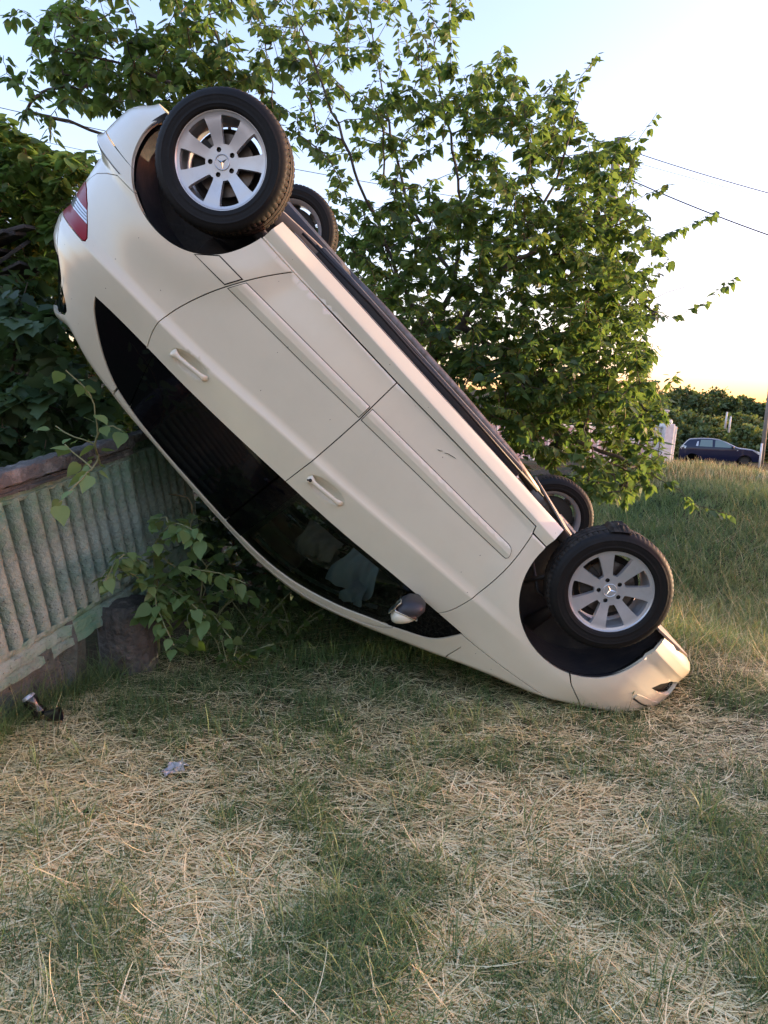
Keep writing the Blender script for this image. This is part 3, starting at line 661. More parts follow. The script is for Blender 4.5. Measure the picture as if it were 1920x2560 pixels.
# ---- crushed can in the straw
can = empty('drink_can', tuple(gp(62, 2.98))); tag(can, 'crushed black drink can with silver rim lying by the fence foot', 'can')
V = []; K = 28; pr = [(0, .024), (.004, .027), (.012, .033), (.03, .0325), (.05, .029), (.066, .0325), (.085, .033), (.098, .031), (.106, .0265)]
cr = np.random.default_rng(5)
for h, r_ in pr:
    for q in range(K):
        a = 2 * math.pi * q / K; d = 1 - .16 * math.exp(-((h - .05) / .02) ** 2) * (1 + math.cos(a - 1)) ; V.append((r_ * d * math.cos(a), r_ * math.sin(a), h))
F = [(i * K + q, i * K + (q + 1) % K, (i + 1) * K + (q + 1) % K, (i + 1) * K + q) for i in range(len(pr) - 1) for q in range(K)] + [tuple(range(K))]
cm_ = MB().add(V, F).build('can_body', P('black_can', (.008, .008, .01), .22, coat=.6), can, angle=50)
rim_ = MB().lathe([(.0005, .103), (.020, .103), (.0225, .1015), (.025, .108), (.0275, .109), (.0285, .106), (.031, .0985)], 32, 'Z').build('can_lid', M['alloy'], can, angle=40)
can.rotation_euler = (-.25, -.55, .6); can.location = tuple(gp(66, 2.98) + np.array([0.03, 0, .03])); can.scale = (1, 1, 1)
c2 = empty('plastic_cup', tuple(gp(100, 2.92))); tag(c2, 'flattened black cup lying in the straw beside the crushed can', 'cup')
MB().lathe([(.0005, .0), (.026, .0), (.030, .03), (.036, .075), (.038, .076), (.036, .07), (.028, .004), (.0005, .004)], 30, 'Z').build('cup_body', P('black_cup', (.01, .011, .012), .35), c2, angle=40)
c2.rotation_euler = (.4, 1.35, .5); c2.location = tuple(gp(104, 2.95) + np.array([-.03, 0, .045])); c2.scale = (.9, .6, .9)
# pale scrap of plastic
bm = bmesh.new(); bmesh.ops.create_grid(bm, x_segments=12, y_segments=8, size=.5); rs = np.random.default_rng(17)
for v in bm.verts: v.co = Vector((v.co.x * .10 + rs.normal(0, .003), v.co.y * .055 + rs.normal(0, .003), .012 + .010 * math.sin(9 * v.co.x + 4 * v.co.y) + rs.normal(0, .005)))
me = bpy.data.meshes.new('plastic_scrap'); bm.to_mesh(me); bm.free(); o = link('plastic_scrap', me, None, P('pale_plastic', (.34, .35, .37), .5)); o.location = gp(380, 2.60) + np.array([0, 0, .012]); o.rotation_euler = (.2, -.15, .7)
tag(o, 'small crumpled pale plastic scrap lying in the straw left of centre', 'litter')
# ---- pink panel wall far behind
wall = empty('pink_wall', tuple(at(1330, 990, 30))); tag(wall, 'pink and white panelled boundary wall glimpsed behind the mulberry leaves', 'wall')
pL, pR = at(1040, 1000, 27.5), at(1412, 996, 30.0); o0 = np.array(wall.location); g0 = -.2
dv = (pR - pL); Lw = math.hypot(dv[0], dv[1]); ang_ = math.atan2(dv[1], dv[0]); Rz = np.array(Matrix.Rotation(ang_, 3, 'Z'))
nb = 7
for i in range(nb):
    c = pL + dv * ((i + .5) / nb) - o0; MB().box((c[0], c[1], .55), (Lw / nb - .26, .10, 1.35), M=Rz, bev=.02).build('wall_panel', M['pink'], wall)
    MB().box((c[0], c[1], 1.28), (Lw / nb - .24, .16, .10), M=Rz, bev=.02).build('wall_coping', M['white'], wall)
    for q in (-.28, 0, .28):
        d = Rz @ np.array([q * Lw / nb, -.06, 0]); MB().box((c[0] + d[0], c[1] + d[1], .55), (.06, .04, 1.3), M=Rz).build('wall_rib', M['white'], wall)
for i in range(nb + 1):
    c = pL + dv * (i / nb) - o0; MB().box((c[0], c[1], .62), (.24, .24, 1.6), M=Rz, bev=.015).box((c[0], c[1], 1.46), (.32, .32, .09), M=Rz, bev=.02).build('wall_pillar', M['white'], wall)
gpil = empty('gate_pillar', tuple(at(1430, 1000, 30))); tag(gpil, 'white rendered gate pillar standing left of the dark blue car', 'pillar')
MB().box((0, 0, .72), (.46, .5, 2.0), bev=.03).box((.30, 0, .68), (.2, .36, 1.9), bev=.03).build('pillar_shaft', M['white'], gpil)
MB().box((-.18, 0, 1.98), (.16, .2, .5), bev=.02).box((-.18, 0, 2.26), (.24, .28, .08), bev=.02).build('pillar_post', M['white'], gpil)
MB().lathe([(.0005, .12), (.07, .10), (.11, .02), (.10, -.05), (.06, -.10), (.0005, -.11)], 16, 'Z', (.12, 0, 1.80)).build('pillar_lamp', M['white'], gpil, smooth=True)
gpil.rotation_euler = (0, .05, .2)
# ---- poles and wires
pb, pt = at(1243, 1000, 14), at(1337, 300, 14.4); pb[2] = -.3
up_ = MB().tube([pb, pb + (pt - pb) * .5, pt], [.12, .105, .085], 14); pole = up_.build('utility_pole', M['pole'], None, smooth=True); tag(pole, 'weathered leaning utility pole inside the right side of the mulberry', 'utility pole')
def wire(a, b, sag, r, lab):
    a, b = np.array(a), np.array(b); P_ = [a * (1 - t) + b * t - np.array([0, 0, sag * 4 * t * (1 - t)]) for t in np.linspace(0, 1, 24)]
    tag(MB().tube(P_, r, 6).build('power_line', M['wire'], None, smooth=True), lab, 'power line', 'power lines')
wire(at(1350, 322, 14.3), at(2100, 520, 11), .10, .008, 'upper black power line running right from the leaning pole')
wire(at(1352, 384, 14.3), at(2100, 640, 11), .14, .0115, 'thick lower power line running right from the leaning pole')
wire(at(1352, 345, 14.3), at(2100, 530, 13), .06, .004, 'faint thin middle wire between the two power lines on the right')
wire(at(-260, 172, 9), at(1335, 470, 14.2), .18, .005, 'higher of the two wires crossing the sky at the left edge')
wire(at(-260, 225, 9), at(1332, 520, 14.2), .18, .0035, 'lower thin wire crossing the sky at the left edge')
q0, q1 = at(1644, 1003, 34), at(1668, 800, 34.5)
tag(MB().tube([q0, q1], [.11, .09], 10).build('lattice_post', M['pole'], None, smooth=True), 'leaning brown post at the right edge in front of the blue car nose', 'post')
tag(MB().tube([at(1640, 1010, 33), at(1646, 958, 33.1)], [.05, .05], 8).build('marker_post', M['white'], None, smooth=True), 'short white marker post before the blue car bumper', 'post')
for a, b, lab in (((1568, 905, 44), (1571, 890, 44), 'left pale stake standing in the bushes above the blue car'), ((1576, 914, 44), (1579, 900, 44), 'right pale stake standing in the bushes above the blue car')):
    tag(MB().tube([at(*a) - [0, 0, .6], at(*b)], [.07, .05], 8).build('stake', M['white'], None, smooth=True), lab, 'stake')
# ---- rubble at the right end of the bank
for i in range(9):
    px, py = 1600 + rng.uniform(0, 62), 1022 + rng.uniform(0, 26); c = at(px, py, 11.5); c[2] = GZ(c[0], c[1]) + .02
    bm = bmesh.new(); bmesh.ops.create_icosphere(bm, subdivisions=2, radius=rng.uniform(.05, .11)); rs = np.random.default_rng(90 + i)
    for v in bm.verts: v.co *= 1 + rs.normal(0, .12); v.co.z *= .6
    me = bpy.data.meshes.new('stone'); bm.to_mesh(me); bm.free(); o = link('rubble_stone', me, None, M['stone']); o.location = c
    tag(o, 'pale broken stone in the rubble at the right end of the grass bank', 'stone', 'rubble stones')
# ---- trees on the hill and bushes behind the far car
def clump_tree(name, label, cat, group, base, h, w, nclump, leaf, seed, tint, mat):
    r = np.random.default_rng(seed); root = empty(name, tuple(base)); tag(root, label, cat, group)
    W = MB(); W.tube([(0, 0, -.5), (.03 * h * r.normal(), 0, h * .35), (.05 * h * r.normal(), 0, h * .62)], [.03 * h, .02 * h, .01 * h], 7)
    cs = []
    for k in range(nclump):
        a = r.uniform(0, 6.28); q = math.sqrt(r.uniform(0, 1)); zz = r.uniform(.12, .95); prof = math.sin(min(1, zz * 1.05) * math.pi * .78 + .35) ** .8
        c = np.array([math.cos(a) * q * w * prof, math.sin(a) * q * w * prof, zz * h]); cs.append((c, r.uniform(.10, .2) * w))
    for c, _ in cs[:6]: W.tube([(0, 0, h * .35), c * [.5, .5, 1] * [1, 1, .75], c], [.012 * h, .008 * h, .003 * h], 5)
    W.build('trunk', M['bark'], root, smooth=True)
    n = 34; pos = np.concatenate([c + r.normal(0, 1, (n, 3)) * s * [1, 1, .75] for c, s in cs]); N = len(pos)
    d = r.normal(0, 1, (N, 3)); u = r.normal(0, .6, (N, 3)) + [0, 0, 1]; V0, F0 = LEAF['mulberry']; quad = np.array([(0, 0, 0), (.45, .42, .05), (1, 0, -.1), (.45, -.42, .05)]); Rm = leaf_frames(d, u); sz = leaf * r.uniform(.6, 1.5, N)
    Wv = np.einsum('nij,kj->nki', Rm, quad) * sz[:, None, None] + pos[:, None, :]
    Ff = (np.array([[0, 1, 2, 3]])[None] + (np.arange(N) * 4)[:, None, None]).reshape(-1, 4); tt = np.clip(np.repeat(np.clip(tint + r.normal(0, .2, nclump), 0, 1), n) + r.normal(0, .12, N), 0, 1)
    me = mesh_np('crown', Wv.reshape(-1, 3), Ff, False, {'tint': np.repeat(tt, 4)}); o = link('crown', me, root, mat); o['kind'] = 'stuff'
    return root
hill = [  # ov x, ov y of the crown top, depth, width in ov px, tint
    (1395, 826, 95, 74, .30), (1442, 848, 100, 56, .25), (1478, 838, 105, 54, .3), (1514, 852, 100, 46, .2), (1545, 842, 108, 56, .25), (1584, 862, 100, 46, .25), (1612, 858, 104, 40, .3), (1640, 880, 100, 40, .25), (1672, 880, 104, 54, .3), (1350, 846, 98, 60, .3), (1290, 850, 98, 80, .3), (1220, 850, 100, 80, .3)]
lab = ['tall dark tree at the left of the hilltop behind the mulberry edge', 'dark rounded tree second along the hilltop line', 'hilltop tree with ragged crown above the blue car tail', 'broad hilltop tree above the blue car roof', 'dark hilltop tree right of the highest crown', 'hilltop tree above the blue car windscreen', 'smaller hilltop tree descending to the right', 'low hilltop tree near the leaning post', 'last hilltop tree at the right picture edge', 'hilltop tree seen through gaps at the mulberry edge', 'hilltop tree hidden mostly behind mulberry leaves', 'far left hilltop tree behind the mulberry']
for i, (px, py, Y, wp, ti) in enumerate(hill):
    c = at(px, py, Y); g = GZ(c[0], Y); h = max(4.0, c[2] - g); w = wp / F_OV * Y * .62
    clump_tree('hill_tree', lab[i], 'tree', 'trees along the hilltop', (c[0], Y, g), h, w, 70, .42, 200 + i, ti, M['leaf_far'])
bush = [(1400, 872, 60, 80, .45), (1455, 884, 58, 70, .5), (1500, 892, 56, 66, .45), (1545, 898, 52, 60, .75), (1585, 894, 60, 70, .65), (1625, 902, 56, 60, .8), (1665, 910, 54, 60, .75), (1610, 922, 48, 60, .85), (1480, 920, 47, 50, .5), (1440, 925, 46, 46, .45), (1530, 926, 47, 44, .7), (1655, 932, 46, 50, .8), (1350, 880, 58, 90, .4), (1270, 890, 58, 90, .4), (1180, 890, 58, 90, .4)]
bl = ['dark bush above the gate pillar', 'tall bush between the pillar and the blue car', 'dull green bush behind the blue car tail', 'pale green bush behind the blue car roof', 'bush on the slope above the blue car windscreen', 'yellowish bush above the blue car bonnet', 'light bush beside the leaning post on the slope', 'low pale bush right behind the blue car bonnet', 'low dark bush right behind the blue car rear window', 'low bush beside the gate pillar', 'low bush right behind the blue car roof centre', 'low pale bush at the right picture edge', 'slope bush seen between mulberry leaves on the right', 'slope bush behind the middle of the pink wall', 'slope bush behind the left of the pink wall']
for i, (px, py, Y, wp, ti) in enumerate(bush):
    c = at(px, py, Y); g = GZ(c[0], Y); h = max(1.6, c[2] - g); w = wp / F_OV * Y * .6
    clump_tree('slope_bush', bl[i], 'bush', 'bushes on the slope', (c[0], Y, g), h, w, 60, .26, 300 + i, ti, M['leaf_far'])
# ---- dark blue hatchback on the track beyond the bank
fc = empty('parked_car', tuple(at(1556, 1001, 38.0))); tag(fc, 'dark blue hatchback parked on the track beyond the grass bank', 'car')
vd = wray(1554, 1001); yaw = -math.atan2(vd[0], vd[1]) * .86            # broadside to the verge
Yc = 34.0
for _ in range(8):
    c_ = at(1554, 1000, Yc); e_ = np.array([math.cos(yaw), math.sin(yaw), 0]) * 2.12
    span = [829.5 + F_OV * q[0] / q[2] for q in (((c_ + s_ * e_) - [0, 0, CH]) @ CAMR for s_ in (-1, 1))]; Yc *= (span[1] - span[0]) / 180.0
c_ = at(1552, 1000, Yc); fc.rotation_euler = (0, -.012, yaw); fc.location = (c_[0], c_[1], c_[2] - .10)
prof_top = [(-2.10, .55), (-2.09, .84), (-2.0, .99), (-1.90, 1.10), (-1.70, 1.34), (-1.58, 1.42), (-1.0, 1.475), (-.5, 1.475), (-.1, 1.43), (.3, 1.28), (.75, 1.06), (.95, .99), (1.55, .93), (1.85, .83), (2.02, .70), (2.10, .52), (2.08, .30)]
bot = [(-2.06, .30), (2.08, .30)]
def width_at(x, z):
    e = np.clip((abs(x) - 1.75) / .4, 0, 1); w = .87 * (1 - .28 * e ** 2.5); t = np.clip((z - .92) / .56, 0, 1); return w * (1 - .24 * t ** 1.1) - .03 * np.clip((.5 - z) / .25, 0, 1)
X = np.array([p[0] for p in prof_top]); Zt = np.array([p[1] for p in prof_top]); xs = np.linspace(-2.09, 2.09, 60); o_ = np.argsort(X); tz = np.interp(xs, X[o_], Zt[o_]); V = []; K = 13
for x, t in zip(xs, tz):
    b0 = .24 if min(abs(x + 1.40), abs(x - 1.22)) > .36 else .24 + math.sqrt(max(0, .36 ** 2 - min(abs(x + 1.40), abs(x - 1.22)) ** 2)) * 1.0
    zz = list(np.linspace(b0, max(t - .07, b0 + .05), K - 2)); row = [(x, width_at(x, z), z) for z in zz] + [(x, width_at(x, t) * .88, t - .015), (x, 0, t)]
    V += [(a, -b_, c) for a, b_, c in row] + row[::-1][1:]
R_ = 2 * K - 1; F = [(i * R_ + k, i * R_ + k + 1, (i + 1) * R_ + k + 1, (i + 1) * R_ + k) for i in range(len(xs) - 1) for k in range(R_ - 1)] + [tuple(range(R_)), tuple(range((len(xs) - 1) * R_, len(xs) * R_))[::-1], tuple([i * R_ for i in range(len(xs))] + [i * R_ + R_ - 1 for i in range(len(xs))][::-1])]
MB().add(V, F).build('body', M['paint_blue'], fc, angle=35)
def decal(name, poly, mat, off=.008):
    for s in (-1, 1): MB().add([(x, s * (width_at(x, z) + off), z) for x, z in poly] + [(x, s * (width_at(x, z) - .02), z) for x, z in poly], [tuple(range(len(poly)))] + [(i, (i + 1) % len(poly), (i + 1) % len(poly) + len(poly), i + len(poly)) for i in range(len(poly))]).build(name, mat, fc)
far_glass = P('far_glass', (.16, .22, .21), .08, spec=.7)
decal('rear_window', [(-1.08, 1.0), (-.42, .99), (-.43, 1.37), (-1.02, 1.37)], far_glass); decal('front_window', [(-.30, .99), (.62, .97), (.40, 1.16), (.02, 1.36), (-.29, 1.37)], far_glass); decal('quarter_window', [(-1.26, 1.03), (-1.14, 1.01), (-1.12, 1.30), (-1.20, 1.26)], M['clear'])
decal('tail_light', [(-2.0, .80), (-1.78, .86), (-1.74, 1.0), (-1.90, 1.02), (-1.98, .95)], M['clear']); decal('headlight', [(1.55, .86), (1.85, .66), (1.98, .62), (1.98, .70), (1.78, .84)], M['clear']); decal('side_lamp', [(.80, .82), (.86, .82), (.86, .87), (.80, .87)], M['clear'])
decal('door_seam', [(-.37, .40), (-.355, .40), (-.355, 1.0), (-.37, 1.0)], M['black'], .003)
for s in (-1, 1):
    MB().box((.58, s * .95, 1.0), (.12, .2, .14), bev=.03).build('mirror', M['paint_blue'], fc)
    for x in (-1.40, 1.22):
        wv = empty('wheel', (x, s * .74, .31), (0, 0, 0), fc); MB().lathe([(.20, -.1), (.29, -.1), (.315, -.06), (.315, .06), (.29, .1), (.20, .1)], 28).build('tyre', M['rubber'], wv, angle=40); MB().lathe([(.0005, s * .07), (.05, s * .085), (.10, s * .07), (.17, s * .085), (.205, s * .095), (.205, s * .06)], 28).build('rim', M['bolt'], wv, angle=40)
MB().box((2.06, 0, .45), (.1, 1.1, .16), bev=.03).build('grille', M['black'], fc)
# ================================================================== CAR BODY SURFACE
RX= [-0.62, -0.665, -0.741, -0.766, -0.775, -0.776, -0.8, -0.702, -0.691, -0.672, -0.655, -0.673, -0.645, -0.526, -0.407, -0.45]
RZ= [0.25, 0.37, 0.45, 0.5, 0.6, 0.67, 0.7, 0.74, 0.82, 0.97, 1.05, 1.12, 1.2, 1.3, 1.45, 1.6]
FX= [3.353, 3.705, 3.743, 3.734, 3.765, 3.78, 3.75, 3.72, 3.65, 3.5, 3.3]
FZ= [0.2, 0.26, 0.3, 0.36, 0.46, 0.55, 0.64, 0.72, 0.8, 0.95, 1.2]
TX= [-0.9, -0.6, -0.4, -0.25, -0.1, 0.1, 0.35, 0.6, 0.9, 1.2, 1.5, 1.8, 2.1, 2.4, 2.7, 3.0, 3.2, 3.4, 3.6, 3.8]
TZ= [1.25, 1.352, 1.531, 1.581, 1.543, 1.604, 1.654, 1.681, 1.715, 1.742, 1.763, 1.717, 1.568, 1.385, 1.198, 1.041, 0.919, 0.808, 0.756, 0.8]
# ---- car side surface: half width y as a function of x (forward) and z (up) ----
CX=[-.9,-.22,.06,.44,1.06,1.42,2.18,2.46,2.9,3.6]; CZ=[1.065,1.055,1.048,1.040,.986,.956,.870,.841,.80,.74]
BX=[-.9,0,.5,.92,1.47,1.89,2.44,3.0,3.6]; BZ=[1.207,1.198,1.191,1.175,1.139,1.094,1.031,.96,.88]
def smooth_interp(x,X,Z):
    # Catmull-like smooth interpolation through knots
    X=np.asarray(X);Z=np.asarray(Z);x=np.clip(x,X[0],X[-1])
    m=np.gradient(Z,X);i=np.clip(np.searchsorted(X,x)-1,0,len(X)-2)
    h=X[i+1]-X[i];t=(x-X[i])/h
    return (2*t**3-3*t*t+1)*Z[i]+(t**3-2*t*t+t)*h*m[i]+(-2*t**3+3*t*t)*Z[i+1]+(t**3-t*t)*h*m[i+1]
def wid(x,z):
    zc=smooth_interp(x,CX,CZ);zb=smooth_interp(x,BX,BZ)
    # lower body, up to the shoulder crease
    lo=np.interp(z,[.20,.27,.30,.345,.41,.56,.66,.75,.85,1.2],[.72,.785,.812,.838,.846,.870,.874,.873,.869,.862])
    # smooth the door part
    zz=np.clip(z,.41,1.2)
    door=.846+.028*ss(.38,.68,zz)-.010*ss(.70,1.0,zz)
    sillp=np.interp(z,[.20,.265,.285,.348,.352,.41],[.73,.775,.806,.842,.8425,.832])
    k=ss(.405,.415,z); y=sillp*(1-k)+door*k
    fade=ss(2.75,2.35,x)*ss(-.45,-.30,x)
    y=y+.014*fade*np.clip(1-np.abs(zc-z)/.055,0,1)**1.6*(z<=zc)
    d=np.maximum(z-zc,0); dn=d/np.maximum(zb-zc,.05)
    yc=.846+.028-.010*ss(.70,1.0,zc)+.014*fade
    sh=yc-.034*np.minimum(dn,1.)**1.15-.022*fade*np.minimum(dn,1.)
    y=np.where(z>zc,sh,y)
    e=np.maximum(z-zb,0); yb=yc-.034-.022*fade
    y=np.where(z>zb,yb-.40*e-.35*e*e,y)
    return y
def flare(x,z):
    r=np.hypot(x-.012,z-.34); g=np.hypot(x-2.775,z-.40)
    a=.015*ss(.64,.45,r)+.015*ss(.62,.44,g)
    return a*ss(.25,.40,z+.0*x)
X0R=.10; X1F=2.90
PR=2.6; PF=2.6
def ends(z):
    return np.interp(z,RZ,RX),np.interp(z,FZ,FX)
TH=.11
def top(x): return smooth_interp(x,TX,TZ)
def half(x,z):
    x=np.asarray(x,float);z=np.asarray(z,float)
    xr,xf=ends(z)
    s=np.clip((X0R-x)/(X0R-xr),0,1);q=np.clip((x-X1F)/(xf-X1F),0,1)
    y=(wid(x,z)+flare(x,z))*np.sqrt(np.maximum(1-s**PR,0))*np.sqrt(np.maximum(1-q**PF,0))
    w=np.clip((z-top(x)+TH)/TH,0,1)
    return y*(1-.006*ss(1.6,3.2,x))*np.sqrt(np.maximum(1-w**2.4,0))
KU, KF, KV = .55, .45, .28
def to_uv(x, z):
    x = np.asarray(x, float); z = np.asarray(z, float); xr, xf = ends(z); t = top(x)
    s = np.clip((X0R - x) / (X0R - xr), 0, 1); q = np.clip((x - X1F) / (xf - X1F), 0, 1)
    u = np.where(x < X0R, X0R - KU * np.arcsin(s), np.where(x > X1F, X1F + KF * np.arcsin(q), x))
    w = np.clip((z - t + TH) / TH, 0, 1); v = np.where(z > t - TH, t - TH + KV * np.arcsin(w), z)
    return u, v
def to_xz(u, v):
    u = np.asarray(u, float); v = np.asarray(v, float); x = np.clip(u, -.6, 3.5); z = np.minimum(v, 1.6)
    for _ in range(6):
        xr, xf = ends(z)
        x = np.where(u < X0R, X0R - (X0R - xr) * np.sin(np.clip((X0R - u) / KU, 0, math.pi / 2)), np.where(u > X1F, X1F + (xf - X1F) * np.sin(np.clip((u - X1F) / KF, 0, math.pi / 2)), u))
        t = top(x); z = np.where(v > t - TH, t - TH + TH * np.sin(np.clip((v - t + TH) / KV, 0, math.pi / 2)), v)
    return x, z
def surf(u, v, mod=None):
    x, z = to_xz(u, v); y = half(x, z)
    if mod is not None: y = y + mod(x, z)
    return np.stack([x, y, z], -1)
def surf_n(u, v, mod=None, e=.003):
    a = surf(u + e, v, mod) - surf(u - e, v, mod); b = surf(u, v + e, mod) - surf(u, v - e, mod)
    n = -np.cross(a, b); L = np.linalg.norm(n, axis=-1, keepdims=True)
    bad = L[..., 0] < 1e-10; n = n / np.maximum(L, 1e-10); n[bad] = (0, 1, 0); return n
def resample(P, d):
    P = np.asarray(P, float); L = np.r_[0, np.cumsum(np.linalg.norm(np.diff(P, axis=0), axis=1))]
    k = max(2, int(round(L[-1] / d)) + 1); t = np.linspace(0, L[-1], k)
    return np.stack([np.interp(t, L, P[:, 0]), np.interp(t, L, P[:, 1])], 1)
def sm(P, it=12, d=.012):
    """smooth a traced line, ends kept"""
    Q = resample(P, d)
    for _ in range(it): Q[1:-1] = .25 * Q[:-2] + .5 * Q[1:-1] + .25 * Q[2:]
    return Q
def join(*parts):
    out = []
    for p in parts:
        for q in np.asarray(p, float):
            if not out or np.hypot(q[0] - out[-1][0], q[1] - out[-1][1]) > .003: out.append((float(q[0]), float(q[1])))
    if np.hypot(out[0][0] - out[-1][0], out[0][1] - out[-1][1]) < .003: out.pop()
    return np.array(out)
def area2(P): return float(np.sum(P[:, 0] * np.roll(P[:, 1], -1) - np.roll(P[:, 0], -1) * P[:, 1]))
def inset(P, d):
    if d == 0: return P
    if area2(P) < 0: P = P[::-1]
    e = np.roll(P, -1, 0) - P; e /= np.linalg.norm(e, axis=1, keepdims=True) + 1e-12
    nn = np.stack([-e[:, 1], e[:, 0]], 1); m = nn + np.roll(nn, 1, 0)
    m /= np.maximum(np.sum(m * nn, 1, keepdims=True), .45); return P + m * d
def dens(P, d=.02):
    out = []
    for i in range(len(P)):
        a, b = P[i], P[(i + 1) % len(P)]; k = max(1, int(math.ceil(np.linalg.norm(b - a) / d)))
        for t in range(k): out.append(a + (b - a) * t / k)
    return np.array(out)
def inpoly(P, X, Y):
    r = np.zeros(X.shape, bool); n = len(P); j = n - 1
    for i in range(n):
        xi, yi = P[i]; xj, yj = P[j]
        c = ((yi > Y) != (yj > Y)) & (X < (xj - xi) * (Y - yi) / (yj - yi + 1e-15) + xi); r ^= c; j = i
    return r
def grid_points(u0, u1, v0, v1, step):
    us = np.arange(u0, u1 + step, step); pts = []
    def marks(x):
        zc = smooth_interp(x, CX, CZ); zb = smooth_interp(x, BX, BZ); t = top(x)
        L = [.21, .265, .287, .346, .354, .40, .42, .56, zc - .078, zc - .04, zc - .010, zc, zc + .010, np.maximum(zb, zc + .05)]
        L += [np.maximum(t - TH, L[-1] + .02)]
        return L
    for pas in range(1):
        x = np.clip(us, -.75, 3.7); 
        z = np.full_like(x, .6)
        x, _ = to_xz(us, np.full_like(us, .6))
        L = [np.broadcast_to(np.asarray(a, float), x.shape) for a in marks(x)]
        rows = []
        for a, b in zip(L[:-1], L[1:]):
            k = max(1, int(math.ceil(float(np.max(b - a)) / step)))
            for t in range(k): rows.append(a + (b - a) * t / k)
        rows.append(L[-1])
        for k in range(1, 15): rows.append(L[-1] + KV * (math.pi / 2) * k / 14)
        for r in rows: pts.append(np.stack([us, r], 1))
    Q = np.concatenate(pts); Q = Q[(Q[:, 0] > u0) & (Q[:, 0] < u1) & (Q[:, 1] > v0) & (Q[:, 1] < v1)]
    return Q
def mirror_mesh(me, name):
    m2 = me.copy(); m2.name = name; n = len(m2.vertices); co = np.empty(n * 3, np.float32); m2.vertices.foreach_get('co', co); co = co.reshape(-1, 3); co[:, 1] *= -1
    m2.vertices.foreach_set('co', co.ravel()); m2.flip_normals(); m2.update(); return m2
def panel(name, poly, mat, parent, inset_d=.0027, off=0.0, skirt=.014, holes=(), step=.03, mod=None, extra=None, mirror_parent=None, coarse=False):
    """one pressed panel: outline in side view (x, z), wrapped on the body surface, with a folded edge"""
    Pz = dens(inset(np.asarray(poly, float), inset_d), step * .7)
    loops = [np.stack(to_uv(Pz[:, 0], Pz[:, 1]), 1)]
    for h in holes:
        H = dens(np.asarray(h, float), step * .6); loops.append(np.stack(to_uv(H[:, 0], H[:, 1]), 1))
    O = loops[0]
    G = grid_points(O[:, 0].min(), O[:, 0].max(), O[:, 1].min(), O[:, 1].max(), step)
    if extra is not None and len(extra): G = np.concatenate([G, np.stack(to_uv(extra[:, 0], extra[:, 1]), 1)])
    G = G[inpoly(O, G[:, 0], G[:, 1])]
    for h in loops[1:]: G = G[~inpoly(h, G[:, 0], G[:, 1])]
    B = np.concatenate(loops)
    keep = np.ones(len(G), bool)
    for c in range(0, len(B), 200):
        d = np.min(np.hypot(G[:, None, 0] - B[None, c:c + 200, 0], G[:, None, 1] - B[None, c:c + 200, 1]), 1); keep &= d > min(.008, step * .35)
    G = G[keep]
    verts = [Vector((float(a), float(b))) for a, b in np.concatenate([B, G])]
    edges = []; k = 0
    for Lp in loops:
        n = len(Lp); edges += [(k + i, k + (i + 1) % n) for i in range(n)]; k += n
    r = geometry.delaunay_2d_cdt(verts, edges, [list(range(len(O)))] if False else [], 0, 1e-6)
    V2 = np.array([v[:] for v in r[0]]); T = np.array([f for f in r[2] if len(f) == 3], int)
    c = V2[T].mean(1); ok = inpoly(O, c[:, 0], c[:, 1])
    for h in loops[1:]: ok &= ~inpoly(h, c[:, 0], c[:, 1])
    T = T[ok]
    pos = surf(V2[:, 0], V2[:, 1], mod); nor = surf_n(V2[:, 0], V2[:, 1], mod)
    if off: pos = pos + nor * (off(*to_xz(V2[:, 0], V2[:, 1]))[:, None] if callable(off) else off)
    # faces looking outwards
    fn = np.cross(pos[T[:, 1]] - pos[T[:, 0]], pos[T[:, 2]] - pos[T[:, 0]]); fl = np.sum(fn * nor[T[:, 0]], 1) < 0
    T[fl] = T[fl][:, ::-1]
    if callable(off):   # stepped profile: recompute the normals from the faces
        fn = np.cross(pos[T[:, 1]] - pos[T[:, 0]], pos[T[:, 2]] - pos[T[:, 0]]); nor = np.zeros_like(pos)
        for i in range(3): np.add.at(nor, T[:, i], fn)
        nor /= np.linalg.norm(nor, axis=1, keepdims=True) + 1e-12
    used = {}
    ed = {}
    for t in T:
        for a, b in ((t[0], t[1]), (t[1], t[2]), (t[2], t[0])):
            if (b, a) in ed: del ed[(b, a)]
            else: ed[(a, b)] = 1
    PV = [pos]; NV = [nor]; F = [T]; base = len(pos)
    if skirt and ed:
        E = np.array(list(ed.keys())); a, b = pos[E[:, 0]], pos[E[:, 1]]; na, nb = nor[E[:, 0]], nor[E[:, 1]]
        lat = np.cross(b - a, na); lat /= np.linalg.norm(lat, axis=1, keepdims=True) + 1e-12
        mm = len(E); PV += [a, b, b - nb * skirt, a - na * skirt]; NV += [lat] * 4
        q = base + np.arange(mm); F = np.concatenate([T, np.stack([q, q + 2 * mm, q + mm], 1), np.stack([q, q + 3 * mm, q + 2 * mm], 1)])
    else: F = T
    PV = np.concatenate(PV); NV = np.concatenate(NV)
    me = mesh_np(name, PV, F, True)
    me.normals_split_custom_set_from_vertices([tuple(v) for v in NV.tolist()])
    o = link(name, me, parent, mat)
    if mirror_parent is not None:
        PM = PV * [1, -1, 1]; NM = NV * [1, -1, 1]
        me2 = mesh_np(name, PM, F[:, ::-1].copy(), True); me2.normals_split_custom_set_from_vertices([tuple(v) for v in NM.tolist()])
        return o, link(name, me2, mirror_parent, mat)
    return o
